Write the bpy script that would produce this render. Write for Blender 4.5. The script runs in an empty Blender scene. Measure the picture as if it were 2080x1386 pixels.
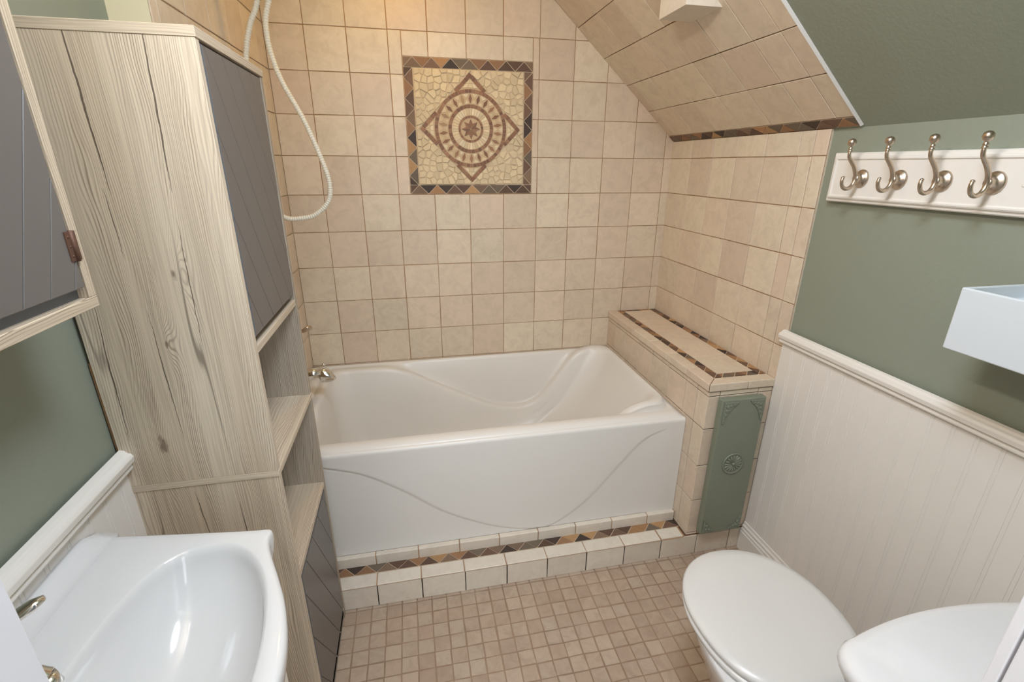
import bpy, bmesh, math, random
from mathutils import Vector, Matrix
random.seed(7)
PI = math.pi
col = bpy.context.scene.collection
scene = bpy.context.scene

# ------------------------------------------------------------------ camera
Rm = [[0.9791124, -0.2032589, 0.0049732], [-0.0656759, -0.3393250, -0.9383737], [0.1924203, 0.9184467, -0.3455865]]
cam_d = bpy.data.cameras.new('camera')
cam = bpy.data.objects.new('camera', cam_d)
col.objects.link(cam)
M = Matrix.Identity(4)
for r in range(3):
    M[r][0] = Rm[0][r]; M[r][1] = -Rm[1][r]; M[r][2] = -Rm[2][r]
M[0][3], M[1][3], M[2][3] = 0.50241, -2.28129, 1.48973
cam.matrix_world = M
cam_d.sensor_fit = 'HORIZONTAL'; cam_d.sensor_width = 36; cam_d.lens = 16.85
cam_d.clip_start = 0.02
scene.camera = cam

# ------------------------------------------------------------------ world, lights, exposure
world = bpy.data.worlds.new('world'); scene.world = world; world.use_nodes = True
bg = world.node_tree.nodes['Background']
bg.inputs[0].default_value = (0.80, 0.88, 1.0, 1); bg.inputs[1].default_value = 0.2
scene.view_settings.view_transform = 'Standard'
scene.view_settings.look = 'None'
scene.view_settings.gamma = 1
scene.view_settings.exposure = 0.0
scene.view_settings.use_curve_mapping = False

def light(name, kind, loc, power, color, size=0.1, rot=(0, 0, 0), size_y=None):
    d = bpy.data.lights.new(name, kind); d.energy = power; d.color = color
    if kind == 'AREA':
        d.size = size
        if size_y:
            d.shape = 'RECTANGLE'; d.size_y = size_y
        else:
            d.shape = 'DISK'
    else:
        d.shadow_soft_size = size
    o = bpy.data.objects.new(name, d); col.objects.link(o); o.location = loc; o.rotation_euler = rot
    return o
light('shower_downlight', 'AREA', (0.50, -0.36, 2.335), 2.05, (1.0, 0.58, 0.10), 0.14)
light('ceiling_lamp', 'AREA', (0.75, -1.78, 2.33), 18.0, (0.76, 0.85, 1.0), 0.4)
for k in range(4):                                     # bulbs of the vanity light over the wall cabinet
    light('vanity_bulb', 'AREA', (0.05, -1.68-0.09*k, 2.14), 2.9, (1.0, 0.89, 0.81), 0.10, (0, -PI/2, 0))
light('hall_daylight', 'AREA', (0.62, -3.5, 1.7), 26.0, (0.88, 0.94, 1.0), 1.3, (PI/2, 0, 0), 1.7)
light('hall_fill', 'AREA', (0.1, -3.0, 1.9), 7.5, (0.95, 0.97, 1.0), 0.8, (PI/2-0.25, 0, -0.25), 1.0)  # unseen fill light added in the hall behind the camera

# ------------------------------------------------------------------ materials
def lin(c):
    out = []
    for v in c[:3]:
        v = v/255.0
        out.append(v/12.92 if v <= 0.04045 else ((v+0.055)/1.055)**2.4)
    return tuple(out)+(1.0,)

class NT:
    def __init__(s, name):
        s.m = bpy.data.materials.new(name); s.m.use_nodes = True
        s.t = s.m.node_tree; s.b = s.t.nodes['Principled BSDF']
    def n(s, typ, **kw):
        x = s.t.nodes.new(typ)
        for k, v in kw.items(): setattr(x, k, v)
        return x
    def set(s, node, **kw):
        for k, v in kw.items():
            node.inputs[k.replace('_', ' ')].default_value = v
        return node
    def l(s, a, b): s.t.links.new(a, b)
    def math(s, op, a, b=None, c=None):
        x = s.n('ShaderNodeMath', operation=op)
        for i, v in enumerate((a, b, c)):
            if v is None: continue
            if isinstance(v, (int, float)): x.inputs[i].default_value = v
            else: s.l(v, x.inputs[i])
        return x.outputs[0]
    def mix(s, fac, a, b, blend='MIX'):
        x = s.n('ShaderNodeMix', data_type='RGBA', blend_type=blend)
        for sock, v in ((x.inputs[0], fac), (x.inputs[6], a), (x.inputs[7], b)):
            if isinstance(v, (int, float)): sock.default_value = v
            elif isinstance(v, tuple): sock.default_value = v
            else: s.l(v, sock)
        return x.outputs[2]
    def noise(s, vec, scale, detail=3, rough=0.55, dist=0.0):
        x = s.n('ShaderNodeTexNoise'); x.inputs['Scale'].default_value = scale
        x.inputs['Detail'].default_value = detail; x.inputs['Roughness'].default_value = rough
        x.inputs['Distortion'].default_value = dist
        if vec is not None: s.l(vec, x.inputs['Vector'])
        return x.outputs['Fac']
    def ramp(s, fac, stops):
        x = s.n('ShaderNodeValToRGB'); e = x.color_ramp.elements
        while len(e) > 1: e.remove(e[-1])
        e[0].position = stops[0][0]; e[0].color = stops[0][1]
        for p, c in stops[1:]:
            k = e.new(p); k.color = c
        s.l(fac, x.inputs[0]); return x.outputs[0]
    def coord(s, scale=(1, 1, 1)):
        tc = s.n('ShaderNodeTexCoord'); mp = s.n('ShaderNodeMapping')
        mp.inputs['Scale'].default_value = scale
        s.l(tc.outputs['Object'], mp.inputs['Vector']); return mp.outputs['Vector']
    def bump(s, h, strength, dist=0.002):
        x = s.n('ShaderNodeBump'); x.inputs['Strength'].default_value = strength
        x.inputs['Distance'].default_value = dist
        s.l(h, x.inputs['Height']); s.l(x.outputs['Normal'], s.b.inputs['Normal'])
    def base(s, v):
        if isinstance(v, tuple): s.b.inputs['Base Color'].default_value = v
        else: s.l(v, s.b.inputs['Base Color'])

def m_plain(name, c, rough=0.5, metal=0.0, coat=0.0, bump=0.0, bscale=60, mottle=0.0):
    k = NT(name); k.b.inputs['Roughness'].default_value = rough; k.b.inputs['Metallic'].default_value = metal
    k.b.inputs['Coat Weight'].default_value = coat; k.b.inputs['Coat Roughness'].default_value = 0.06
    v = k.coord()
    if mottle:
        k.base(k.mix(k.noise(v, 5, 4), lin([x*(1-mottle) for x in c]), lin([min(255, x*(1+mottle)) for x in c])))
    else:
        k.base(lin(c))
    if bump: k.bump(k.noise(v, bscale, 5), bump)
    return k.m

def m_tile(name, c1, c2, mott, rough=0.38, bump=0.06):
    """ceramic tile: the tint attribute (one random value per tile) shifts between two fired colours"""
    k = NT(name); k.b.inputs['Roughness'].default_value = rough
    at = k.n('ShaderNodeAttribute', attribute_name='tint'); sp = k.n('ShaderNodeSeparateColor')
    k.l(at.outputs['Color'], sp.inputs[0])
    v = k.coord()
    off = k.n('ShaderNodeVectorMath', operation='ADD'); k.l(v, off.inputs[0])
    sc = k.n('ShaderNodeVectorMath', operation='SCALE'); k.l(at.outputs['Color'], sc.inputs[0]); sc.inputs['Scale'].default_value = 7.0
    k.l(sc.outputs[0], off.inputs[1]); v = off.outputs[0]
    c = k.mix(sp.outputs[0], lin(c1), lin(c2))
    n1 = k.noise(v, 22, 6, 0.66, 0.8)
    f = k.ramp(n1, [(0.42, (0, 0, 0, 1)), (0.72, (1, 1, 1, 1))])
    c = k.mix(k.math('MULTIPLY', f, 0.55), c, lin(mott), 'MIX')
    n2 = k.noise(v, 110, 3, 0.7)
    sp2 = k.ramp(n2, [(0.66, (0, 0, 0, 1)), (0.76, (1, 1, 1, 1))])
    c = k.mix(k.math('MULTIPLY', sp2, 0.16), c, lin([x*0.72 for x in mott]))
    br = k.math('ADD', k.math('MULTIPLY', sp.outputs[1], 0.11), 0.93)
    mul = k.n('ShaderNodeVectorMath', operation='SCALE'); k.l(c, mul.inputs[0]); k.l(br, mul.inputs['Scale'])
    k.base(mul.outputs[0]); k.bump(n1, bump)
    return k.m

def m_attr(name, rough=0.45, mott=0.25, scale=60, bump=0.15):
    """stone chips: colour of each chip from the tint attribute, with a fine mottling"""
    k = NT(name); k.b.inputs['Roughness'].default_value = rough
    at = k.n('ShaderNodeAttribute', attribute_name='tint'); v = k.coord()
    n = k.noise(v, scale, 5, 0.65)
    f = k.math('ADD', k.math('MULTIPLY', n, 2*mott), 1-mott)
    mul = k.n('ShaderNodeVectorMath', operation='SCALE'); k.l(at.outputs['Color'], mul.inputs[0]); k.l(f, mul.inputs['Scale'])
    k.base(mul.outputs[0]); k.bump(n, bump, 0.003)
    return k.m

def m_wood(name, grain=2, light_=(228, 213, 190), mid=(212, 195, 170), dark=(118, 96, 76), cracks=1.0, scl=1.0, splits=(), knots=()):
    """weathered oak print; grain = axis the fibres run along, across the other two"""
    k = NT(name); k.b.inputs['Roughness'].default_value = 0.52
    def vec(a, along):
        s = [a*scl]*3; s[grain] = along*scl
        return k.coord(tuple(s))
    warp = k.noise(vec(5, 0.9), 1, 4, 0.5)
    fine = k.noise(vec(260, 4.0), 1, 3, 0.6)
    tone = k.noise(vec(8, 0.4), 1, 2, 0.5)
    # growth rings: thin lines of the warped distance across the board
    tc = k.n('ShaderNodeTexCoord'); sp = k.n('ShaderNodeSeparateXYZ'); k.l(tc.outputs['Object'], sp.inputs[0])
    ax = [i for i in range(3) if i != grain]
    across = k.math('ADD', sp.outputs[ax[0]], sp.outputs[ax[1]])
    ph = k.math('ADD', k.math('MULTIPLY', across, 1700*scl), k.math('MULTIPLY', warp, 230))
    ph = k.math('ADD', ph, k.math('MULTIPLY', k.noise(vec(90, 5), 1, 2, 0.5), 5.0))
    eyes = None
    for kx, kz, kr in knots:                               # knots: the rings run round them, the heart is dark
        dx = k.math('SUBTRACT', sp.outputs[ax[0]], kx); dz = k.math('MULTIPLY', k.math('SUBTRACT', sp.outputs[2], kz), 0.42)
        d2 = k.math('ADD', k.math('MULTIPLY', dx, dx), k.math('MULTIPLY', dz, dz))
        ph = k.math('ADD', ph, k.math('MULTIPLY', k.math('POWER', 2.718, k.math('MULTIPLY', d2, -1.0/(2*(kr*3.2)**2))), 42.0))
        e = k.ramp(k.math('ADD', k.math('DIVIDE', k.math('SQRT', d2), kr), k.math('MULTIPLY', k.math('SUBTRACT', k.noise(vec(120, 60), 1, 3, 0.6), 0.5), 1.6)), [(0.25, (1, 1, 1, 1)), (0.95, (0, 0, 0, 1))])
        eyes = e if eyes is None else k.math('MAXIMUM', eyes, e)
    ring = k.math('ADD', k.math('MULTIPLY', k.math('SINE', ph), 0.5), 0.5)
    ring = k.math('POWER', ring, 4.0)
    vis = k.ramp(k.noise(vec(34, 1.6), 1, 4, 0.65), [(0.36, (0.08, 0.08, 0.08, 1)), (0.66, (1, 1, 1, 1))])
    ring = k.math('MULTIPLY', ring, vis)
    c = k.mix(k.ramp(tone, [(0.38, (0, 0, 0, 1)), (0.62, (1, 1, 1, 1))]), lin(mid), lin(light_))
    c = k.mix(k.math('MULTIPLY', ring, 0.85), c, lin(dark))
    ff = k.ramp(fine, [(0.40, (1, 1, 1, 1)), (0.56, (0, 0, 0, 1))])
    c = k.mix(k.math('MULTIPLY', ff, 0.20), c, lin(dark))
    if cracks:
        cr = k.noise(vec(16, 0.9), 1, 2, 0.5, 0.3)
        cr = k.math('ABSOLUTE', k.math('SUBTRACT', cr, 0.5))
        gate = k.noise(vec(5.0, 0.8), 1.7, 2, 0.5)
        gate = k.ramp(gate, [(0.56, (0, 0, 0, 1)), (0.64, (1, 1, 1, 1))])
        line = k.ramp(cr, [(0.004, (1, 1, 1, 1)), (0.013, (0, 0, 0, 1))])
        c = k.mix(k.math('MULTIPLY', k.math('MULTIPLY', line, gate), 0.75*cracks), c, lin((70, 54, 43)))
    if eyes is not None: c = k.mix(k.math('MULTIPLY', eyes, 0.7), c, lin((98, 76, 60)))
    tot = None
    for x0, z0, x1, z1, w in splits:                       # long dark splits printed at fixed places
        t = k.math('DIVIDE', k.math('SUBTRACT', sp.outputs[2], z0), z1-z0)
        xl = k.math('ADD', k.math('MULTIPLY', t, x1-x0), x0)
        wob = k.math('MULTIPLY', k.math('SUBTRACT', k.noise(vec(3, 14), 1, 4, 0.6), 0.5), 0.008)
        d = k.math('ABSOLUTE', k.math('SUBTRACT', k.math('ADD', sp.outputs[ax[0]], wob), xl))
        fade = k.math('SUBTRACT', 1.0, k.math('MULTIPLY', k.math('ABSOLUTE', k.math('SUBTRACT', t, 0.5)), 2.0))
        fade = k.math('POWER', k.math('MAXIMUM', fade, 0.0), 0.5)
        ww = k.math('MULTIPLY', k.math('MULTIPLY', fade, w), k.math('ADD', k.noise(vec(2, 40), 1, 3, 0.7), 0.35))
        m_ = k.math('GREATER_THAN', ww, d)
        tot = m_ if tot is None else k.math('MAXIMUM', tot, m_)
    if tot is not None: c = k.mix(k.math('MULTIPLY', tot, 0.85), c, lin((72, 56, 45)))
    k.base(c); k.bump(k.math('ADD', k.math('MULTIPLY', ring, -0.5), fine), 0.10, 0.001)
    return k.m

MT = {}
MT['tile'] = m_tile('cream_wall_tile', (226, 212, 188), (221, 200, 178), (198, 180, 158))
MT['tile_white'] = m_tile('pale_step_tile', (229, 219, 203), (224, 212, 195), (208, 194, 176))
MT['floor_tile'] = m_tile('floor_mosaic_tile', (178, 155, 134), (190, 171, 150), (156, 132, 112), 0.6, 0.25)
MT['grout'] = m_plain('brown_grout', (160, 127, 95), 0.9, mottle=0.22, bump=0.2, bscale=300)
MT['grout_floor'] = m_plain('floor_grout', (150, 126, 104), 0.9, mottle=0.2, bump=0.2, bscale=300)
MT['grout_light'] = m_plain('cream_grout', (219, 198, 168), 0.9)
MT['bed'] = m_plain('mosaic_mortar', (205, 180, 146), 0.9, bump=0.3, bscale=200)
MT['chip'] = m_attr('mosaic_stone', 0.62, 0.22, 90)
MT['pebble'] = m_attr('split_stone', 0.75, 0.10, 60, 0.6)
MT['green'] = m_plain('sage_green_paint', (142, 148, 132), 0.55, bump=0.35, bscale=90)
MT['green_trim'] = m_plain('sage_green_gloss_paint', (130, 137, 120), 0.38, bump=0.12, bscale=60)
MT['cream'] = m_plain('cream_painted_edge', (233, 222, 190), 0.7)
MT['ceiling'] = m_plain('white_ceiling_paint', (232, 228, 216), 0.8)
MT['white'] = m_plain('white_trim_paint', (235, 230, 221), 0.42, mottle=0.015)
MT['jamb'] = m_plain('cool_white_jamb_paint', (224, 223, 224), 0.45, mottle=0.01)
MT['bead'] = m_plain('white_beadboard_paint', (235, 230, 222), 0.45, mottle=0.015)
MT['acrylic'] = m_plain('white_acrylic', (228, 224, 217), 0.33)
MT['ceramic'] = m_plain('white_vitreous_china', (223, 223, 222), 0.10, coat=0.5)
MT['plastic'] = m_plain('white_plastic', (220, 219, 215), 0.28)
MT['hose'] = m_plain('white_hose_plastic', (232, 226, 208), 0.32)
MT['grey'] = m_plain('grey_door_paint', (112, 107, 103), 0.42, mottle=0.03)
MT['pale'] = m_plain('pale_in_grooves', (168, 170, 170), 0.6)  # paler colour between the boards of the wall cabinet door
MT['grey_edge'] = m_plain('blue_grey_edge', (108, 113, 120), 0.5)
MT['wood_z'] = m_wood('weathered_oak_upright', 2)
MT['wood_front'] = m_wood('weathered_oak_front_panel', 2, cracks=0.8,
    splits=((-0.042, 1.72, -0.034, 1.44, 0.0019), (0.069, 1.72, 0.058, 1.44, 0.0017), (-0.108, 1.26, -0.118, 0.97, 0.0013), (-0.027, 1.24, -0.022, 0.96, 0.0012), (-0.044, 1.45, -0.040, 1.33, 0.0010), (0.055, 1.40, 0.05, 1.16, 0.0010),
            (0.158, 0.86, 0.149, 0.52, 0.0022), (0.149, 0.55, 0.146, 0.16, 0.0024), (0.05, 0.80, 0.055, 0.62, 0.0014), (-0.03, 0.84, -0.02, 0.70, 0.0012)),
    knots=((-0.062, 0.955, 0.011), (0.03, 1.30, 0.005), (-0.01, 1.17, 0.004)))
MT['wood_y'] = m_wood('weathered_oak_lengthwise', 1, cracks=0.7)
MT['wood_x'] = m_wood('weathered_oak_crosswise', 0, cracks=0.5)
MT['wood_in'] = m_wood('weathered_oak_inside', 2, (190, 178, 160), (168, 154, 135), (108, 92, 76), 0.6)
MT['raw'] = m_plain('brown_chipboard_edge', (140, 104, 70), 0.8, mottle=0.15)
MT['chrome'] = m_plain('polished_chrome', (225, 222, 216), 0.09, 1.0)
MT['nickel'] = m_plain('brushed_nickel', (200, 184, 166), 0.30, 1.0)
MT['rust'] = m_plain('rusty_hinge_metal', (98, 72, 60), 0.6, 0.4, mottle=0.3)
MT['wall_white'] = m_plain('white_metal_box', (214, 221, 225), 0.35)
MT['dark'] = m_plain('dark_gap', (38, 34, 30), 0.9)

# ------------------------------------------------------------------ mesh builder
def V3(*a): return Vector(a)

class MB:
    def __init__(s): s.v = []; s.f = []; s.mi = []; s.t = []; s.sm = []
    def add(s, vs, fs, mi=0, tint=(0.5, 0.5, 0.5), smooth=False):
        b = len(s.v); s.v += [tuple(p) for p in vs]
        for f in fs:
            s.f.append([b+i for i in f]); s.mi.append(mi); s.t.append(tint); s.sm.append(smooth)
    def box(s, x0, x1, y0, y1, z0, z1, mi=0, tint=(0.5, 0.5, 0.5), miy=None):
        vs = [(x, y, z) for z in (z0, z1) for y in (y0, y1) for x in (x0, x1)]
        b = len(s.mi)
        s.add(vs, [(0, 2, 3, 1), (4, 5, 7, 6), (0, 1, 5, 4), (2, 6, 7, 3), (0, 4, 6, 2), (1, 3, 7, 5)], mi, tint)
        if miy is not None: s.mi[b+2] = s.mi[b+3] = miy
    def prism(s, pts, ext, mi=0, smooth=False):
        """closed outline (3D points) pushed along ext"""
        n = len(pts); e = Vector(ext)
        vs = [Vector(p) for p in pts]+[Vector(p)+e for p in pts]
        fs = [tuple(range(n-1, -1, -1)), tuple(range(n, 2*n))]+[(i, (i+1) % n, n+(i+1) % n, n+i) for i in range(n)]
        s.add(vs, fs, mi, smooth=smooth)
    def loft(s, rings, closed=True, cap0=False, cap1=False, mi=0, smooth=True):
        n = len(rings[0]); vs = [p for r in rings for p in r]; fs = []
        for a in range(len(rings)-1):
            for i in range(n if closed else n-1):
                j = (i+1) % n
                fs.append((a*n+i, a*n+j, (a+1)*n+j, (a+1)*n+i))
        if cap0: fs.append(tuple(range(n-1, -1, -1)))
        if cap1: fs.append(tuple(range((len(rings)-1)*n, len(rings)*n)))
        s.add(vs, fs, mi, smooth=smooth)
    def tube(s, pts, rad, n=12, mi=0, caps=True):
        pts = [Vector(p) for p in pts]; rings = []; up = None
        for i, p in enumerate(pts):
            t = (pts[min(i+1, len(pts)-1)]-pts[max(i-1, 0)]).normalized()
            if up is None:
                up = t.orthogonal().normalized()
            up = (up-t*up.dot(t)).normalized(); bi = t.cross(up)
            r = rad[i] if isinstance(rad, (list, tuple)) else rad
            rings.append([p+(up*math.cos(2*PI*k/n)+bi*math.sin(2*PI*k/n))*r for k in range(n)])
        s.loft(rings, True, caps, caps, mi)
    def lathe(s, o, axis, prof, n=24, mi=0):
        """prof: (distance along axis, radius)"""
        o = Vector(o); a = Vector(axis).normalized(); u = a.orthogonal().normalized(); w = a.cross(u)
        rings = [[o+a*h+(u*math.cos(2*PI*k/n)+w*math.sin(2*PI*k/n))*max(r, 1e-5) for k in range(n)] for h, r in prof]
        s.loft(rings, True, True, True, mi)
    def build(s, name, mats, parent=None, bevel=0.0, seg=2, sub=0, weld=False):
        me = bpy.data.meshes.new(name)
        off = Vector(parent.matrix_basis.translation) if parent is not None else Vector((0, 0, 0))
        pp = parent.parent if parent is not None else None
        while pp is not None:
            off += Vector(pp.matrix_basis.translation); pp = pp.parent
        me.from_pydata([tuple(Vector(p)-off) for p in s.v], [], s.f)
        for m in (mats if isinstance(mats, (list, tuple)) else [mats]): me.materials.append(MT[m])
        for p, mi, sm in zip(me.polygons, s.mi, s.sm):
            p.material_index = mi; p.use_smooth = sm
        a = me.color_attributes.new('tint', 'FLOAT_COLOR', 'CORNER')
        for p, t in zip(me.polygons, s.t):
            for li in p.loop_indices: a.data[li].color = (t[0], t[1], t[2], 1)
        bm = bmesh.new(); bm.from_mesh(me)
        if weld: bmesh.ops.remove_doubles(bm, verts=bm.verts, dist=1e-5)
        bmesh.ops.recalc_face_normals(bm, faces=bm.faces); bm.to_mesh(me); bm.free()
        o = bpy.data.objects.new(name, me); col.objects.link(o)
        if parent is not None: o.parent = parent
        if bevel:
            b = o.modifiers.new('edge', 'BEVEL'); b.width = bevel; b.segments = seg; b.limit_method = 'ANGLE'
            b.angle_limit = math.radians(35); b.harden_normals = False
        if sub:
            b = o.modifiers.new('smooth', 'SUBSURF'); b.levels = sub; b.render_levels = sub
        return o

def tag(o, label, cat, group=None, kind=None):
    o['label'] = label; o['category'] = cat
    if group: o['group'] = group
    if kind: o['kind'] = kind
    return o
def thing(name, label, cat, loc=(0, 0, 0), group=None, kind=None):
    o = bpy.data.objects.new(name, None); col.objects.link(o); o.location = loc
    o.empty_display_size = 0.1
    return tag(o, label, cat, group, kind)

def clip(poly, cl):
    """convex polygon cl (2D, CCW) cuts poly (Sutherland-Hodgman)"""
    out = list(poly)
    for i in range(len(cl)):
        a, b = cl[i], cl[(i+1) % len(cl)]; inp = out; out = []
        if not inp: return []
        side = lambda p: (b[0]-a[0])*(p[1]-a[1])-(b[1]-a[1])*(p[0]-a[0])
        for j in range(len(inp)):
            p, q = inp[j], inp[(j+1) % len(inp)]; sp, sq = side(p), side(q)
            if sp >= 0: out.append(p)
            if (sp >= 0) != (sq >= 0):
                t = sp/(sp-sq); out.append((p[0]+(q[0]-p[0])*t, p[1]+(q[1]-p[1])*t))
    return out
def area(p): return 0.5*sum(p[i][0]*p[(i+1) % len(p)][1]-p[(i+1) % len(p)][0]*p[i][1] for i in range(len(p)))
def shrink(poly, d):
    """move every edge of a convex CCW polygon inwards by d"""
    out = poly
    n = len(poly)
    for i in range(n):
        a, b = poly[i], poly[(i+1) % n]; L = math.hypot(b[0]-a[0], b[1]-a[1])
        if L < 1e-6: continue
        nx, ny = -(b[1]-a[1])/L*d, (b[0]-a[0])/L*d
        p = (a[0]+nx, a[1]+ny); q = (b[0]+nx, b[1]+ny); t = (b[0]-a[0], b[1]-a[1])
        big = 9.0; ux, uy = t[0]/L, t[1]/L
        half = [(p[0]-ux*big, p[1]-uy*big), (p[0]+ux*big, p[1]+uy*big), (p[0]+ux*big-uy*big*2, p[1]+uy*big+ux*big*2), (p[0]-ux*big-uy*big*2, p[1]-uy*big+ux*big*2)]
        out = clip(out, half)
        if len(out) < 3: return []
    return out

class Frame:
    def __init__(s, O, U, V, N): s.O, s.U, s.V, s.N = Vector(O), Vector(U), Vector(V), Vector(N)
    def p(s, u, v, h=0.0): return s.O+s.U*u+s.V*v+s.N*h

def chip(mb, F, poly, h, bev, mi=0, tint=(0.5, 0.5, 0.5), h0=-0.001):
    """one flat piece with chamfered edges standing h off the plane"""
    top = shrink(poly, bev) if bev else poly
    if len(top) < 3: return
    if len(top) != len(poly):
        poly2 = top; bev = 0
    else: poly2 = poly
    n = len(poly2); hh = h-bev if bev else h
    vs = [F.p(a, b, h0) for a, b in poly2]+[F.p(a, b, hh) for a, b in poly2]
    fs = [(i, (i+1) % n, n+(i+1) % n, n+i) for i in range(n)]
    if bev:
        # the shrunk outline may start at another corner: align by nearest vertex
        k = min(range(n), key=lambda j: (top[j][0]-poly2[0][0])**2+(top[j][1]-poly2[0][1])**2)
        top = top[k:]+top[:k]
        vs += [F.p(a, b, h) for a, b in top]
        fs += [(n+i, n+(i+1) % n, 2*n+(i+1) % n, 2*n+i) for i in range(n)]+[tuple(range(2*n, 3*n))]
    else:
        fs.append(tuple(range(n, 2*n)))
    mb.add(vs, fs, mi, tint)

def tiling(mb, F, us, vs, region, hole=None, g=0.003, h=0.0024, bev=0.001, mi=0, gi=1, wob=0.0006, base=True):
    if base:
        q = [F.p(a, b, 0) for a, b in region]; mb.add(q, [tuple(range(len(q)))], gi)
    reg = shrink(region, g*0.5)
    for i in range(len(us)-1):
        for j in range(len(vs)-1):
            a0, a1, b0, b1 = us[i], us[i+1], vs[j], vs[j+1]
            rects = [(a0, a1, b0, b1)]
            if hole:
                h0, h1, k0, k1 = hole
                if a0 < h1 and a1 > h0 and b0 < k1 and b1 > k0:
                    rects = []
                    if a0 < h0: rects.append((a0, h0, b0, b1))
                    if a1 > h1: rects.append((h1, a1, b0, b1))
                    m0, m1 = max(a0, h0), min(a1, h1)
                    if b0 < k0: rects.append((m0, m1, b0, k0))
                    if b1 > k1: rects.append((m0, m1, k1, b1))
            for r in rects:
                w = lambda: random.uniform(-wob, wob)
                p = [(r[0]+g/2+w(), r[2]+g/2+w()), (r[1]-g/2+w(), r[2]+g/2+w()), (r[1]-g/2+w(), r[3]-g/2+w()), (r[0]+g/2+w(), r[3]-g/2+w())]
                if p[1][0]-p[0][0] < 0.004 or p[2][1]-p[1][1] < 0.004: continue
                p = clip(p, reg)
                # drop near-coincident points left by the cut
                pp = []
                for t in p:
                    if not pp or math.hypot(t[0]-pp[-1][0], t[1]-pp[-1][1]) > 8e-4: pp.append(t)
                if len(pp) > 2 and math.hypot(pp[0][0]-pp[-1][0], pp[0][1]-pp[-1][1]) < 8e-4: pp.pop()
                if len(pp) < 3 or area(pp) < 3e-5: continue
                chip(mb, F, pp, h+random.uniform(-0.0003, 0.0003), bev, mi, (random.random(), random.random(), random.random()))

PAL = [(170, 128, 88), (182, 142, 98), (118, 90, 72), (104, 78, 63), (128, 104, 84), (72, 57, 48), (64, 52, 45), (112, 98, 82), (96, 72, 58), (150, 112, 80)]
def palcol():
    c = lin(random.choice(PAL)); k = random.uniform(0.85, 1.1)
    return (c[0]*k, c[1]*k, c[2]*k)
def zigzag(mb, F, u0, u1, v0, v1, n, g=0.0028, h=0.0035, gi=1, base=True, mi=0, mitre=(0, 0)):
    """border strip of n+n triangles, points up and points down in turn"""
    if base:
        q = [F.p(a, b, 0.0016) for a, b in ((u0, v0), (u1, v0), (u1, v1), (u0, v1))]
        q2 = [F.p(a, b, -0.001) for a, b in ((u0, v0), (u1, v0), (u1, v1), (u0, v1))]
        mb.add(q+q2, [(0, 1, 2, 3), (0, 4, 5, 1), (1, 5, 6, 2), (2, 6, 7, 3), (3, 7, 4, 0)], gi)
    p = (u1-u0)/n; rect = [(u0+g/2, v0+g/2), (u1-g/2, v0+g/2), (u1-g/2, v1-g/2), (u0+g/2, v1-g/2)]
    for k in range(-1, n+1):
        for t in (0, 1):
            a = u0+k*p
            tri = [(a, v0), (a+p, v0), (a+p/2, v1)] if t == 0 else [(a+p/2, v1), (a+p, v0), (a+1.5*p, v1)]
            tri = shrink(tri, g/2)
            if len(tri) < 3: continue
            tri = clip(tri, rect)
            if len(tri) < 3 or area(tri) < 1.5e-5: continue
            chip(mb, F, tri, h, 0.0, mi, palcol())

# ================================================================== THE ROOM
XR, XT, ZC, YN = 1.776, 1.7655, 2.35, -2.10      # painted right wall, tiled right wall, ceiling, door wall
SL = 0.876                                        # fall of the sloped ceiling
def zs(x): return 1.596+SL*(1.768-x)              # height of the tiled slope
P = 0.158
XC = 1.768-(ZC-1.596)/SL

# floor
mb = MB()
F = Frame((-0.10, -2.10, 0), (1, 0, 0), (0, 1, 0), (0, 0, 1))
us = [0.333+0.10-0.0525*7+0.0525*k for k in range(-2, 38)]
vs = [2.10-0.988-0.0516*24+0.0516*k for k in range(0, 30)]
tiling(mb, F, us, vs, [(0, 0), (1.876, 0), (1.876, 1.18), (0, 1.18)], None, 0.0040, 0.0015, 0.0009, 0, 1, 0.0013)
mb.box(-0.1, 1.876-0.1, -2.10, 0.0, -0.08, -0.001, 1)
fl = tag(mb.build('floor', ['floor_tile', 'grout_floor']), 'floor of small square tan mosaic tiles', 'floor', None, 'structure')
mb = MB(); mb.box(-1.2, 2.4, -4.2, -2.10, -0.08, -0.002)
tag(mb.build('floor_hall', 'wood_y'), 'hall floor outside the doorway', 'floor', None, 'structure')

# back wall: tiled up to the slope, with the medallion let in
mb = MB(); F = Frame((0, 0, 0), (1, 0, 0), (0, 0, 1), (0, -1, 0))
us = [(-0.0716+k)*P for k in range(-1, 13)]; us[0] = -0.012; us = [u for u in us]
us = [0.0]+[(0.9284+k)*P for k in range(0, 10)]+[(0.9284+9.88)*P, 1.768] if False else [0.0]+[(0.9284+k)*P for k in range(0, 11)]+[1.77]
vs = [0.73+P*k for k in range(-2, 12)]
HO = (0.5155, 1.066, 1.364, 1.903)
tiling(mb, F, us, vs, [(0.0, 0.56), (1.768, 0.56), (1.768, 1.600), (XC, ZC), (0.0, ZC)], HO, 0.0027, 0.0024, 0.001)
wb = mb.build('wall_back', ['tile', 'grout'])
tag(wb, 'tiled wall behind the bathtub', 'wall', None, 'structure')
mb = MB(); mb.box(-0.2, 1.95, 0.001, 0.10, 0.0, ZC+0.1)
mb.build('wall_core', 'cream', wb)

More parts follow.
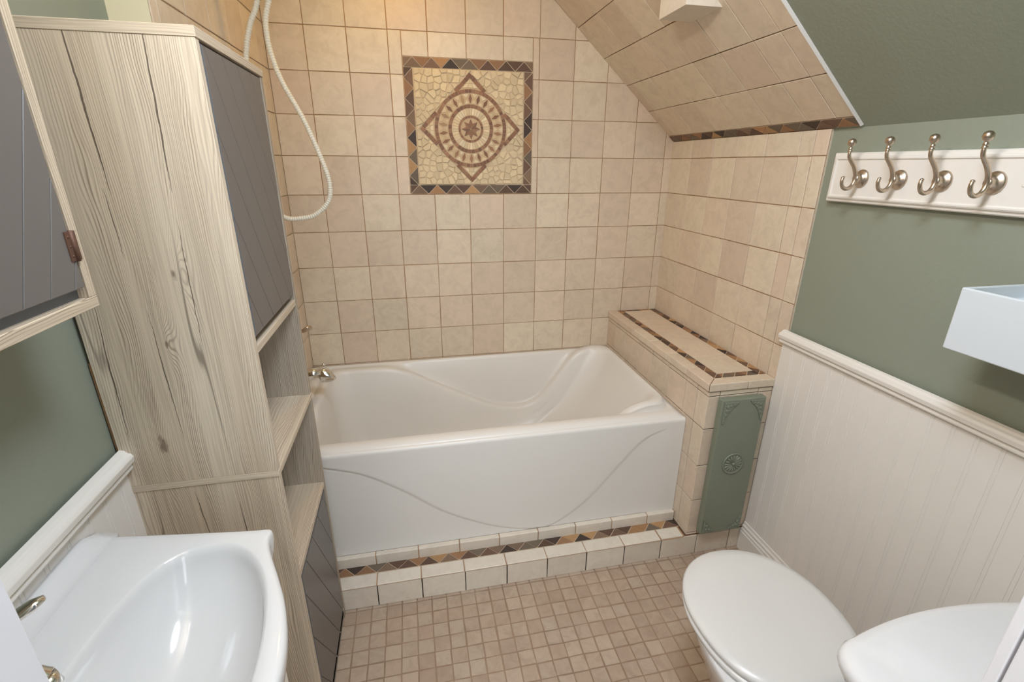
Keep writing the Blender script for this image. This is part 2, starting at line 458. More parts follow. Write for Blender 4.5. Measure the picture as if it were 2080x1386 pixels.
# right wall: painted plaster, tile cladding beside the tub
mb = MB(); mb.box(XR, XR+0.10, YN-0.15, 0.0, 0, 1.66)
wr = tag(mb.build('wall_right', 'green'), 'sage green painted wall behind the coat hooks and toilet', 'wall', None, 'structure')
mb = MB(); F = Frame((XT+0.003, 0, 0), (0, -1, 0), (0, 0, 1), (-1, 0, 0))
us = [0.0]+[0.1753+0.1608*k for k in range(5)]+[0.878, 0.934]
vs = [0.73+P*k for k in range(-5, 8)]
tiling(mb, F, us, vs, [(0, 0.0), (0.934, 0.0), (0.934, 1.597), (0, 1.597)], None, 0.003, 0.003, 0.0012)
mb.box(XT+0.0035, XR, -0.9335, 0.0, 0, 1.597, 0, (0.4, 0.6, 0.5))
mb.build('tile_panel', ['tile', 'grout'], wr)

# left: painted wall, and the thicker tiled plumbing wall beside the tub
mb = MB(); mb.box(-0.20, -0.10, YN-0.15, -0.93, 0, ZC)
wl = tag(mb.build('wall_left', 'green'), 'sage green painted wall beside the sink and cabinets', 'wall', None, 'structure')
mb = MB()
mb.add([(-0.2, 0, 0), (-0.003, 0, 0), (-0.018, -0.93, 0), (-0.2, -0.93, 0), (-0.2, 0, ZC), (-0.003, 0, ZC), (-0.018, -0.93, ZC), (-0.2, -0.93, ZC)],
       [(0, 1, 2, 3), (4, 5, 6, 7), (0, 1, 5, 4), (1, 2, 6, 5), (2, 3, 7, 6), (3, 0, 4, 7)])
mb.build('plumbing_wall', 'cream', wl)
mb = MB(); L = math.hypot(0.015, 0.93)
F = Frame((-0.003, 0, 0), (-0.015/L, -0.93/L, 0), (0, 0, 1), (0.93/L, -0.015/L, 0))
us = [0.0]+[0.105+P*k for k in range(6)]+[0.93]
vs = [0.73+P*k for k in range(-1, 12)]
tiling(mb, F, us, vs, [(0, 0.56), (0.93, 0.56), (0.93, ZC), (0, ZC)], None, 0.0032, 0.003, 0.0012)
mb.build('tile_panel', ['tile', 'grout'], wl)

# ceiling: flat part, painted slope, tiled slope with its border strip
mb = MB()
mb.box(-0.2, 1.0, YN-0.15, 0.0, ZC, ZC+0.1)
ce = tag(mb.build('ceiling', 'ceiling'), 'white ceiling with a sage green and tiled slope', 'ceiling', None, 'structure')
nl = math.hypot(SL, 1); SN = Vector((-SL/nl, 0, -1/nl)); SU = Vector((-1/nl, 0, SL/nl))
mb = MB()
b0 = Vector((1.79, 0, zs(1.79)+0.006)); b1 = Vector((0.80, 0, zs(0.80)+0.006)); th = -SN*0.1
for y0, y1 in ((YN-0.15, 0.0),):
    vs_ = [b0+Vector((0, y0, 0)), b1+Vector((0, y0, 0)), b1+Vector((0, y1, 0)), b0+Vector((0, y1, 0))]
    mb.add(vs_+[v+th for v in vs_], [(0, 1, 2, 3), (7, 6, 5, 4), (0, 4, 5, 1), (1, 5, 6, 2), (2, 6, 7, 3), (3, 7, 4, 0)])
mb.build('sloped_ceiling', 'green', ce)
mb = MB(); F = Frame((1.768, 0, 1.596+0.003), (0, -1, 0), SU, SN)
LS = (1.768-XC)*nl
us = [0.0]+[0.095+P*k for k in range(6)]+[0.975, 1.033]
us = [0.0, 0.062, 0.222, 0.382, 0.542, 0.702, 0.862, 0.972, 1.033]
sv = [0.0355, 0.1914, 0.348, 0.503, 0.671, 0.83, 0.99, 1.15]
tiling(mb, F, us, sv, [(0, 0.034), (1.033, 0.034), (1.033, LS), (0, LS)], None, 0.003, 0.003, 0.0012)
mb.prism([F.p(0, 0.0, 0), F.p(1.033, 0.0, 0), F.p(1.033, LS, 0), F.p(0, LS, 0)], -SN*0.012, 1)
mb.build('tile_panel', ['tile', 'grout'], ce)
mb = MB(); zigzag(mb, F, 0.0, 1.033, 0.001, 0.0345, 13, h=0.004)
mb.build('mosaic_border', ['chip', 'grout_light'], ce)
mb = MB()
mb.prism([F.p(1.033, 0.0, 0.004), F.p(1.039, 0.0, 0.0), F.p(1.039, LS, 0.0), F.p(1.033, LS, 0.004)], -SN*0.012)
mb.build('caulk_edge', 'plastic', ce)

# door wall (around the camera) with its opening; white jambs
DX0, DX1 = 0.337, 0.920
mb = MB()
mb.box(-0.2, DX0-0.02, YN-0.14, YN, 0, ZC); mb.box(DX1+0.02, 1.95, YN-0.14, YN, 0, ZC); mb.box(DX0-0.02, DX1+0.02, YN-0.14, YN, 2.03, ZC)
wf = tag(mb.build('wall_front', 'green'), 'sage green wall around the doorway', 'wall', None, 'structure')
for s, x, nm, lb in ((-1, DX0, 'trim_1', 'white door jamb beside the sink'), (1, DX1, 'trim_2', 'white door jamb beside the toilet tank')):
    mb = MB()
    a, b = sorted((x, x+s*0.02))
    if s < 0: mb.box(a, b, YN-0.14, YN, 0, 2.03)
    else: mb.box(a, b, YN-0.14, YN-0.0098, 0, 2.03); mb.box(a, b, YN-0.0078, YN, 0, 2.03); mb.box(min(x+s*0.004, x+s*0.02), max(x+s*0.004, x+s*0.02), YN-0.012, YN-0.005, 0, 2.03)
    a, b = sorted((x+s*0.045, x+s*0.105))
    mb.box(a, b, YN+0.001, YN+0.014, 0, 2.09)
    tag(mb.build(nm, 'jamb', None, 0.0008), lb, 'door jamb', None, 'structure')
mb = MB(); mb.box(DX0, DX1, YN-0.14, YN, 2.01, 2.03)
tag(mb.build('trim_3', 'white'), 'white head of the door frame', 'door jamb', None, 'structure')

# wainscot, rails, baseboard ------------------------------------------------
def rail(name, x, d, y0, y1, z0, label):
    """chair rail profile on a wall at x, room side d"""
    pr_ = [(0, 0.0), (0.013, 0.0), (0.016, 0.004), (0.016, 0.010), (0.012, 0.013), (0.021, 0.018), (0.023, 0.030), (0.020, 0.036), (0.013, 0.039), (0.010, 0.044), (0, 0.047)]
    mb = MB(); mb.prism([(x+d*a, y0, z0+b) for a, b in pr_], (0, y1-y0, 0))
    return tag(mb.build(name, 'white', None, 0.0012), label, 'rail', None, 'structure')
rail('trim_4', 1.766, -1, -0.918, YN, 0.906, 'white chair rail on the wall above the toilet')
rail('trim_5', -0.092, 1, -0.93, YN, 0.908, 'white chair rail on the wall beside the sink')
def beadboard(name, x, d, y0, first, pitch, z0, z1, label):
    mb = MB(); F = Frame((x, 0, 0), (0, -1, 0), (0, 0, 1), (d, 0, 0))
    a = -y0; b = -YN; cuts = []
    k = first
    ys = [a]
    while k < b-0.01:
        if k-0.005 > a: cuts.append(k)
        k += pitch
    prev = a
    for c in cuts:
        chip(mb, F, [(prev, z0), (c-0.0049, z0), (c-0.0049, z1), (prev, z1)], 0.0062, 0.0010)
        chip(mb, F, [(c-0.0041, z0), (c+0.0041, z0), (c+0.0041, z1), (c-0.0041, z1)], 0.0062, 0.0012)
        prev = c+0.0049
    chip(mb, F, [(prev, z0), (b, z0), (b, z1), (prev, z1)], 0.0062, 0.0010)
    mb.prism([F.p(a, z0, 0.0048), F.p(b, z0, 0.0048), F.p(b, z1, 0.0048), F.p(a, z1, 0.0048)], (-d*0.0125, 0, 0))
    return tag(mb.build(name, 'bead'), label, 'wainscot', None, 'structure')
beadboard('trim_6', 1.768, -1, -0.925, 0.979, 0.0525, 0.0, 0.91, 'white beadboard wainscot behind the toilet')
beadboard('trim_7', -0.0965, 1, -0.93, 1.512-0.0525*10, 0.0525, 0.0, 0.912, 'white beadboard wainscot beside the sink')
def baseboard(name, x, d, y0, y1, label):
    pr_ = [(0, 0), (0.016, 0), (0.016, 0.085), (0.013, 0.089), (0.013, 0.098), (0.009, 0.102), (0.010, 0.112), (0.005, 0.118), (0.004, 0.128), (0, 0.130)]
    mb = MB(); mb.prism([(x+d*a, y0, b) for a, b in pr_], (0, y1-y0, 0))
    return tag(mb.build(name, 'white', None, 0.001), label, 'baseboard', None, 'structure')
baseboard('baseboard_right', 1.762, -1, -0.927, YN, 'white moulded baseboard along the beadboard behind the toilet')
baseboard('baseboard_left', -0.09, 1, -1.33, YN, 'white moulded baseboard under the sink')

# ================================================================== TILED STEP AND LEDGE
ZT = 0.098
st = thing('tub_step', 'pale tiled step with a triangle mosaic strip along the tub front', 'step', (0.85, -0.87, 0))
XS0 = 0.0
mb = MB(); F = Frame((0, -0.922, 0), (1, 0, 0), (0, 0, 1), (0, -1, 0))
us = [XS0]+[0.3045+0.1562*k for k in range(-1, 9)]+[1.70, 1.76]
tiling(mb, F, us, [0.0, ZT-0.003], [(XS0, 0), (1.76, 0), (1.76, ZT-0.002), (XS0, ZT-0.002)], None, 0.003, 0.003, 0.0015)
mb.box(XS0, 1.500, -0.922, -0.80, 0, ZT-0.004, 1); mb.box(1.500, 1.76, -0.922, -0.9195, 0, ZT-0.004, 1)
mb.build('riser_tiles', ['tile_white', 'grout'], st)
mb = MB(); F = Frame((0, 0, ZT-0.0035), (1, 0, 0), (0, 1, 0), (0, 0, 1))
us2 = [XS0]+[0.3035+0.156*k for k in range(-1, 8)]+[1.494]
tiling(mb, F, us2, [-0.9265, -0.868], [(XS0, -0.9265), (1.494, -0.9265), (1.494, -0.868), (XS0, -0.868)], None, 0.003, 0.0035, 0.0022)
mb.build('tread_tiles', ['tile_white', 'grout'], st)
mb = MB(); zigzag(mb, F, XS0, 1.503, -0.868, -0.828, 20, h=0.0035)
mb.build('mosaic_border', ['chip', 'grout_light'], st)
mb = MB(); xs = [XS0]+[0.2985+0.1545*k for k in range(-1, 8)]+[1.5015]
for k in range(len(xs)-1):
    mb.box(xs[k]+0.0013, xs[k+1]-0.0013, -0.8295, -0.8085, ZT-0.003, 0.1395, 0, (random.random(), random.random(), random.random()))
mb.box(XS0, 1.5015, -0.827, -0.800, ZT-0.004, 0.1375, 1)
mb.build('upstand_tiles', ['tile_white', 'grout'], st, 0.003, 3)

XL, YL, ZL = 1.5035, -0.922, 0.766
le = thing('tiled_ledge', 'cream tiled ledge with a mosaic border beside the head of the tub', 'ledge', (1.63, -0.46, 0))
mb = MB(); mb.box(XL+0.003, XT-0.001, YL+0.003, -0.004, 0, ZL-0.006)
mb.build('core', 'grout', le)
mb = MB(); F = Frame((XL+0.003, 0, 0), (0, -1, 0), (0, 0, 1), (-1, 0, 0))
us = [0.0, 0.118, 0.275, 0.433, 0.59, 0.747, 0.862-0.005, 0.922]
us = [0.0, 0.105, 0.228, 0.368, 0.505, 0.645, 0.775, 0.853, 0.922]
vs = [ZT, 0.108, 0.266, 0.424, 0.582, 0.715, 0.733]
tiling(mb, F, us, vs, [(0, ZT), (0.922, ZT), (0.922, 0.7335), (0, 0.7335)], None, 0.0028, 0.003, 0.0012)
mb.build('side_tiles', ['tile', 'grout'], le)
mb = MB(); F = Frame((0, YL+0.003, 0), (1, 0, 0), (0, 0, 1), (0, -1, 0))
tiling(mb, F, [XL, 1.551, 1.705, XT], vs, [(XL, ZT), (XT, ZT), (XT, 0.7335), (XL, 0.7335)], None, 0.0028, 0.003, 0.0012)
mb.build('front_tiles', ['tile', 'grout'], le)
# bull-nosed rim, border strip and field tiles on top
mb = MB()
ys = [-0.004, -0.165, -0.315, -0.47, -0.625, -0.775, YL-0.006]
RW = 0.050
for k in range(6):
    y0, y1 = ys[k]-0.0012, ys[k+1]+0.0012
    e = RW if k == 5 else 0
    tt = (random.random(), random.random(), random.random())
    pts = [(XL-0.006, y0), (XL-0.006, y1), (XL-0.006+RW, y1+e), (XL-0.006+RW, y0)]
    b = len(mb.v); vs_ = [(x, y, z) for z in (0.736, ZL) for x, y in pts]
    mb.add(vs_, [(3, 2, 1, 0), (4, 5, 6, 7), (0, 1, 5, 4), (1, 2, 6, 5), (2, 3, 7, 6), (3, 0, 4, 7)], 0, tt)
xs = [XL-0.006, 1.655, XT-0.002]
for k in range(2):
    x0, x1 = xs[k]+0.0012, xs[k+1]-0.0012
    e = RW if k == 0 else 0
    pts = [(x0, YL-0.006), (x1, YL-0.006), (x1, YL-0.006+RW), (x0+e, YL-0.006+RW)]
    vs_ = [(x, y, z) for z in (0.736, ZL) for x, y in pts]
    mb.add(vs_, [(3, 2, 1, 0), (4, 5, 6, 7), (0, 1, 5, 4), (1, 2, 6, 5), (2, 3, 7, 6), (3, 0, 4, 7)], 0, (random.random(), random.random(), random.random()))
mb.build('rim_tiles', ['tile'], le, 0.0035, 3)
F = Frame((0, 0, ZL-0.0045), (1, 0, 0), (0, 1, 0), (0, 0, 1))
bx0, bx1, by0, by1, bw = XL-0.006+RW+0.002, XT-0.002, YL-0.006+RW+0.002, -0.006, 0.031
mb = MB()
G = Frame((0, 0, ZL-0.0045), (0, -1, 0), (1, 0, 0), (0, 0, 1))
zigzag(mb, G, -by1, -by0, bx0, bx0+bw, 13, h=0.004)
zigzag(mb, G, -by1, -by0, bx1-bw, bx1, 13, h=0.004)
zigzag(mb, F, bx0+bw, bx1-bw, by0, by0+bw, 3, h=0.004)
zigzag(mb, F, bx0+bw, bx1-bw, by1-bw*0.6, by1, 3, h=0.004)
mb.build('mosaic_border', ['chip', 'grout_light'], le)
mb = MB()
tiling(mb, F, [bx0+bw, bx1-bw], [by0+bw, -0.68, -0.52, -0.36, -0.20, by1-bw*0.6], [(bx0+bw, by0+bw), (bx1-bw, by0+bw), (bx1-bw, by1-bw*0.6), (bx0+bw, by1-bw*0.6)], None, 0.0025, 0.004, 0.001)
mb.build('top_tiles', ['tile', 'grout'], le)

# ================================================================== MOSAIC MEDALLION
md = thing('mosaic_medallion', 'square stone mosaic panel with star, rings and diamond set in the tiled back wall', 'mosaic panel', (0.79, -0.002, 1.634))
F = Frame((0, 0, 0), (1, 0, 0), (0, 0, 1), (0, -1, 0))
u0, u1, v0, v1 = HO; bw = 0.0385
mb = MB()
zigzag(mb, F, u0, u1, v1-bw, v1, 7, h=0.004)
zigzag(mb, F, u0, u1, v0, v0+bw, 7, h=0.004)
G = Frame((0, 0, 0), (0, 0, 1), (-1, 0, 0), (0, -1, 0))
zigzag(mb, G, v0+bw, v1-bw, -(u0+bw), -u0, 6, h=0.004)
zigzag(mb, G, v0+bw, v1-bw, -u1, -(u1-bw), 6, h=0.004)
mb.build('triangle_border', ['chip', 'grout_light'], md)
# split stone field: cells of a jittered grid
fu0, fu1, fv0, fv1 = u0+bw+0.001, u1-bw-0.001, v0+bw+0.001, v1-bw-0.001
mb = MB()
mb.prism([F.p(fu0, fv0, 0.002), F.p(fu1, fv0, 0.002), F.p(fu1, fv1, 0.002), F.p(fu0, fv1, 0.002)], (0, 0.003, 0), 1)
cx, cz = 0.7905, 1.634
seeds = []
nx = 17
for i in range(nx):
    for j in range(nx):
        seeds.append((fu0+(i+0.5+random.uniform(-0.42, 0.42))*(fu1-fu0)/nx, fv0+(j+0.5+random.uniform(-0.42, 0.42))*(fv1-fv0)/nx))
box_ = [(fu0+0.001, fv0+0.001), (fu1-0.001, fv0+0.001), (fu1-0.001, fv1-0.001), (fu0+0.001, fv1-0.001)]
RD = 0.217
for a in seeds:
    if abs(a[0]-cx)+abs(a[1]-cz) < RD-0.012 or math.hypot(a[0]-cx, a[1]-cz) < 0.150: continue
    cell = box_
    for b in seeds:
        d = math.hypot(a[0]-b[0], a[1]-b[1])
        if b is a or d > 0.11: continue
        m = ((a[0]+b[0])/2, (a[1]+b[1])/2); nx_, ny_ = (b[0]-a[0])/d, (b[1]-a[1])/d
        p = (m[0]-ny_*-1, m[1]+nx_*-1); q = (m[0]+ny_*-1, m[1]-nx_*-1)
        t = (-ny_, nx_)
        half = [(m[0]-t[0]*3, m[1]-t[1]*3), (m[0]+t[0]*3, m[1]+t[1]*3), (m[0]+t[0]*3-nx_*3, m[1]+t[1]*3-ny_*3), (m[0]-t[0]*3-nx_*3, m[1]-t[1]*3-ny_*3)]
        cell = clip(cell, half)
        if len(cell) < 3: break
    if len(cell) < 3: continue
    cell = shrink(cell, random.uniform(0.0004, 0.0030))
    # cut against the diamond edge on this side
    sx, sz = (1 if a[0] > cx else -1), (1 if a[1] > cz else -1)
    e0, e1 = (cx+sx*(RD+0.004), cz), (cx, cz+sz*(RD+0.004))
    dn = (sx/math.sqrt(2), sz/math.sqrt(2)); t = (dn[1], -dn[0])
    mm = ((e0[0]+e1[0])/2, (e0[1]+e1[1])/2)
    half = [(mm[0]-t[0]*3, mm[1]-t[1]*3), (mm[0]+t[0]*3, mm[1]+t[1]*3), (mm[0]+t[0]*3+dn[0]*3, mm[1]+t[1]*3+dn[1]*3), (mm[0]-t[0]*3+dn[0]*3, mm[1]-t[1]*3+dn[1]*3)]
    if area(half) < 0: half = half[::-1]
    cell = clip(cell, half)
    if len(cell) < 3 or area(cell) < 5e-5: continue
    c = lin((224, 205, 170)); k = random.uniform(0.86, 1.08)
    chip(mb, F, cell, random.uniform(0.005, 0.009), 0.0015, 0, (c[0]*k, c[1]*k, c[2]*k))
mb.build('split_stone_field', ['pebble', 'grout_light'], md)

def ringchips(mb, r0, r1, n, cols, gap=0.0013, h=0.0075, ph=0.0):
    for k in range(n):
        a0, a1 = 2*PI*(k+ph)/n, 2*PI*(k+1+ph)/n
        pts = [(cx+r*math.cos(a), cz+r*math.sin(a)) for r, a in ((r0, a0), (r1, a0), (r1, a1), (r0, a1))]
        pts = shrink(pts, gap/2)
        if len(pts) < 3: continue
        c = lin(random.choice(cols)); q = random.uniform(0.88, 1.1)
        chip(mb, F, pts, h, 0.0, 0, (c[0]*q, c[1]*q, c[2]*q), 0.003)
BR = [(150, 108, 80), (138, 98, 74), (158, 118, 90), (126, 90, 70)]
CR = [(226, 206, 170), (218, 196, 160), (230, 214, 182)]
# disc and diamond base
mb = MB()
mb.prism([F.p(cx+RD, cz, 0.0058), F.p(cx, cz+RD, 0.0058), F.p(cx-RD, cz, 0.0058), F.p(cx, cz-RD, 0.0058)], (0, 0.006, 0))
mb.prism([F.p(cx+0.158*math.cos(2*PI*k/48), cz+0.158*math.sin(2*PI*k/48), 0.0062) for k in range(48)], (0, 0.006, 0))
mb.build('setting_bed', 'bed', md)
mb = MB()
for q in range(4):                                   # diamond band of square chips
    mb = MB(); qq = q*PI/2
    for sg in (-1, 1):
        A = (cx+(RD-0.008)*math.cos(qq), cz+(RD-0.008)*math.sin(qq)); B_ = (cx+(RD-0.008)*math.cos(qq+sg*PI/2), cz+(RD-0.008)*math.sin(qq+sg*PI/2))
        L = math.hypot(B_[0]-A[0], B_[1]-A[1]); t = ((B_[0]-A[0])/L, (B_[1]-A[1])/L); nn = (-t[1], t[0])
        m = 20; w = 0.0075
        for k in range(m//2):
            s0, s1 = L*k/m+0.0007, L*(k+1)/m-0.0007
            if k == 0: s0 = -0.006 if sg > 0 else 0.0085
            mx, mz = A[0]+t[0]*(s0+s1)/2, A[1]+t[1]*(s0+s1)/2
            if s1-s0 < 0.003 or math.hypot(mx-cx, mz-cz) < 0.160: continue
            pts = [(A[0]+t[0]*s+nn[0]*o, A[1]+t[1]*s+nn[1]*o) for s, o in ((s0, -w), (s1, -w), (s1, w), (s0, w))]
            if area(pts) < 0: pts = pts[::-1]
            c = lin(random.choice(BR)); k2 = random.uniform(0.9, 1.1)
            chip(mb, F, pts, 0.0078, 0.0, 0, (c[0]*k2, c[1]*k2, c[2]*k2), 0.003)
    ca_, sa_ = math.cos(qq), math.sin(qq)
    def dl(u, v): return (cx+ca_*u-sa_*v, cz+sa_*u+ca_*v)
    e_ = RD-0.022
    for tri in ([dl(e_, 0), dl(0.178, e_-0.178), dl(0.178, 0.001)], [dl(e_, -0.001), dl(0.178, 0.0), dl(0.178, -(e_-0.178))],
                [dl(0.176, 0.006), dl(0.176, e_-0.176), dl(0.160, e_-0.163), dl(0.162, 0.012)], [dl(0.176, 0.004), dl(0.162, 0.010), dl(0.161, -0.012), dl(0.176, -0.008)],
                [dl(0.176, -0.010), dl(0.161, -0.014), dl(0.160, -(e_-0.163)), dl(0.176, -(e_-0.176))]):
        if area(tri) < 0: tri = tri[::-1]
        c = lin(random.choice(CR)); k2 = random.uniform(0.92, 1.05)
        chip(mb, F, tri, 0.0074, 0.0006, 0, (c[0]*k2, c[1]*k2, c[2]*k2), 0.003)
    mb.build('diamond_corner', 'chip', md)
mb = MB(); ringchips(mb, 0.1415, 0.157, 62, BR); mb.build('ring', 'chip', md)
mb = MB(); ringchips(mb, 0.0835, 0.0985, 36, BR, h=0.0078); mb.build('ring', 'chip', md)
mb = MB(); ringchips(mb, 0.0445, 0.0545, 24, BR, h=0.0078); mb.build('ring', 'chip', md)
mb = MB(); ringchips(mb, 0.0555, 0.0825, 38, CR, 0.0016, 0.0078); mb.build('radial_tesserae', 'chip', md)
mb = MB()
n = 22
for k in range(n):                                   # upright rhombs with pale chips between
    a = 2*PI*(k+0.5)/n; rm = 0.120; hl, hw = 0.0195, 0.0075
    def pol(r, s): return (cx+r*math.cos(a)-s*math.sin(a), cz+r*math.sin(a)+s*math.cos(a))
    c = lin(random.choice(BR+[(172, 140, 106)])); q = random.uniform(0.85, 1.1)
    chip(mb, F, [pol(rm-hl, 0), pol(rm, -hw), pol(rm+hl, 0), pol(rm, hw)], 0.0078, 0.0, 0, (c[0]*q, c[1]*q, c[2]*q), 0.003)
    c = lin(random.choice(CR)); a2 = a; a = 2*PI*(k+1)/n
    for s in (-1, 1):
        tri = [pol(rm+0.004, 0), pol(rm+0.019, 0.0005*s), pol(rm+0.018, s*0.0125)]
        tri2 = [pol(rm-0.004, 0), pol(rm-0.019, 0.0005*s), pol(rm-0.018, s*0.0085)]
        for t_ in (tri, tri2):
            if area(t_) < 0: t_ = t_[::-1]
            chip(mb, F, t_, 0.0075, 0.0, 0, c[:3], 0.003)
mb.build('rhomb_ring', 'chip', md)
mb = MB()
for k in range(8):                                   # eight pointed star, each point in two halves
    a = PI/2+2*PI*k/8
    for s in (-1, 1):
        tip = (cx+0.042*math.cos(a), cz+0.042*math.sin(a)); sh = (cx+0.0235*math.cos(a+s*PI/8), cz+0.0235*math.sin(a+s*PI/8))
        tri = [(cx, cz), sh, tip] if s < 0 else [(cx, cz), tip, sh]
        if area(tri) < 0: tri = tri[::-1]
        tri = shrink(tri, 0.0004)
        c = lin(BR[(k+(s > 0)) % 4])
        if len(tri) > 2: chip(mb, F, tri, 0.008, 0.0, 0, c[:3], 0.003)
mb.build('star', 'chip', md)

# ================================================================== BATHTUB
tub = thing('bathtub', 'white alcove bathtub with a wavy armrest line and matching apron curve', 'bathtub', (0.75, -0.4, 0))
ZR = 0.570
def interp(tab, x):
    if x <= tab[0][0]: return tab[0][1]
    for (a, b), (c, d) in zip(tab, tab[1:]):
        if x <= c:
            t = (x-a)/(c-a); t = t*t*(3-2*t) if False else t
            return b+(d-b)*t
    return tab[-1][1]
def smooth_tab(tab):
    """Catmull-Rom resample of a table"""
    out = []
    for i in range(len(tab)-1):
        p0, p1, p2, p3 = tab[max(i-1, 0)], tab[i], tab[i+1], tab[min(i+2, len(tab)-1)]
        for k in range(8):
            t = k/8; x = p1[0]+(p2[0]-p1[0])*t
            h = p2[0]-p1[0]
            m1 = (p2[1]-p0[1])/(p2[0]-p0[0]) if p2[0] != p0[0] else 0
            m2 = (p3[1]-p1[1])/(p3[0]-p1[0]) if p3[0] != p1[0] else 0
            y = (2*t**3-3*t**2+1)*p1[1]+(t**3-2*t**2+t)*h*m1+(-2*t**3+3*t**2)*p2[1]+(t**3-t**2)*h*m2
            out.append((x, y))
    out.append(tab[-1]); return out
LIP = smooth_tab([(0.0, 0.566), (0.22, 0.566), (0.36, 0.560), (0.45, 0.532), (0.54, 0.482), (0.71, 0.388), (0.86, 0.314), (0.99, 0.290), (1.10, 0.322), (1.20, 0.442), (1.285, 0.552), (1.36, 0.590), (1.43, 0.597), (1.52, 0.597)])
def rrect(x0, x1, y0, y1, r, n=14, m=(56, 26)):
    """rounded rectangle as a fixed count of points (same layout for every ring)"""
    pts = []
    def arc(cx_, cy_, a0):
        for k in range(n): 
            a = a0+PI/2*(k+0.5)/n; pts.append((cx_+r*math.cos(a), cy_+r*math.sin(a)))
    def line(p, q, c):
        for k in range(c): 
            t = (k+0.5)/c; pts.append((p[0]+(q[0]-p[0])*t, p[1]+(q[1]-p[1])*t))
    line((x0+r, y0), (x1-r, y0), m[0]); arc(x1-r, y0+r, -PI/2)
    line((x1, y0+r), (x1, y1-r), m[1]); arc(x1-r, y1-r, 0)
    line((x1-r, y1), (x0+r, y1), m[0]); arc(x0+r, y1-r, PI/2)
    line((x0, y1-r), (x0, y0+r), m[1]); arc(x0+r, y0+r, PI)
    return pts
def ring(x0, x1, y0, y1, r, z):
    return [(x, y, z(x) if callable(z) else z) for x, y in rrect(x0, x1, y0, y1, r)]
TX1, TY = 1.502, -0.812
rings = []
rings.append(ring(0.0, TX1, TY+0.012, -0.005, 0.008, ZR-0.012))
rings.append(ring(0.0, TX1, TY+0.012, -0.005, 0.008, ZR))
rings.append(ring(0.045, TX1-0.018, -0.738, -0.020, 0.05, ZR))
rings.append(ring(0.050, TX1-0.022, -0.733, -0.024, 0.05, lambda x: ZR-0.002))
rings.append(ring(0.056, TX1-0.026, -0.727, -0.031, 0.055, lambda x: max(ZR-0.012, interp(LIP, x)-0.006) if interp(LIP, x) > ZR else ZR-0.012+min(0, (interp(LIP, x)-ZR)*0.02)))
FL = smooth_tab([(0.0, 0.505), (0.40, 0.490), (0.54, 0.465), (0.71, 0.388), (0.80, 0.345)])
def lipz(x, y):
    v = interp(LIP, x)
    if y < -0.45 and x < 0.80:
        t = min(1.0, (-0.45-y)/0.15); v = v+(min(v, interp(FL, x))-v)*t
    return v
def ring2(x0, x1, y0, y1, r, fz): return [(x, y, fz(x, y)) for x, y in rrect(x0, x1, y0, y1, r)]
up = lambda f: (lambda x, y: (ZR-0.012)+(lipz(x, y)-(ZR-0.012))*f)
rings.append(ring2(0.058, TX1-0.0265, -0.724, -0.037, 0.06, up(0.5)))
rings.append(ring2(0.061, TX1-0.027, -0.719, -0.046, 0.065, up(0.93)))
rings.append(ring2(0.063, TX1-0.028, -0.715, -0.050, 0.068, lipz))
rings.append(ring2(0.076, TX1-0.034, -0.702, -0.066, 0.075, lambda x, y: lipz(x, y)+0.003))
rings.append(ring2(0.086, TX1-0.042, -0.690, -0.080, 0.082, lambda x, y: lipz(x, y)+0.001))
rings.append(ring2(0.091, TX1-0.048, -0.684, -0.086, 0.086, lambda x, y: lipz(x, y)-0.005))
rings.append(ring2(0.095, TX1-0.056, -0.680, -0.090, 0.088, lambda x, y: lipz(x, y)-0.016))
ZB = 0.175
for f, ix0, ix1, iy in ((0.25, 0.101, 0.105, 0.100), (0.5, 0.110, 0.185, 0.112), (0.75, 0.120, 0.30, 0.128), (0.9, 0.132, 0.38, 0.146), (0.97, 0.150, 0.43, 0.168), (1.0, 0.190, 0.48, 0.208)):
    rings.append(ring2(ix0, TX1-ix1, -0.770+iy, -iy, 0.09+0.03*f, (lambda ff: (lambda x, y: lipz(x, y)-0.016+(ZB-lipz(x, y)+0.016)*ff))(f)))
mb = MB(); mb.loft(rings, True, False, True)
mb.build('basin', 'acrylic', tub)
# apron: rounded top edge, then a face with the wave pressed into it
APC = smooth_tab([(-0.05, 0.545), (0.10, 0.532), (0.174, 0.515), (0.29, 0.472), (0.417, 0.387), (0.553, 0.278), (0.70, 0.196), (0.80, 0.158), (0.90, 0.139), (0.975, 0.143), (1.05, 0.185), (1.133, 0.254), (1.246, 0.388), (1.339, 0.488), (1.418, 0.523), (1.48, 0.535), (1.53, 0.54)])
mb = MB(); rows = []
nxp = 190
xs_ = [0.0+TX1*k/nxp for k in range(nxp+1)]
rows.append([(x, TY+0.012, ZR) for x in xs_])
for a in (20, 45, 70): rows.append([(x, TY+0.012-0.012*math.sin(math.radians(a)), ZR-0.012+0.012*math.cos(math.radians(a))) for x in xs_])
nz = 150; z0a, z1a = ZR-0.014, 0.139
def appress(x, z):
    if x > 1.44: return 0.0
    fade = 1.0 if x < 1.36 else max(0.0, (1.44-x)/0.08)
    h = interp(APC, x); e = 2e-3
    sl = (interp(APC, x+0.01)-interp(APC, x-0.01))/0.02
    d = (z-h)/math.sqrt(1+sl*sl)
    if d > 0.012 or d < -0.012: return (0.0 if d > 0 else 0.0035*fade)
    s_ = 0.5-d/0.024; s_ = s_*s_*(3-2*s_)
    return fade*(0.0035*s_+0.0022*math.exp(-(d/0.0038)**2))
for k in range(nz+1):
    z = z0a+(z1a-z0a)*k/nz
    rows.append([(x, TY+appress(x, z), z) for x in xs_])
mb.loft(rows, False)
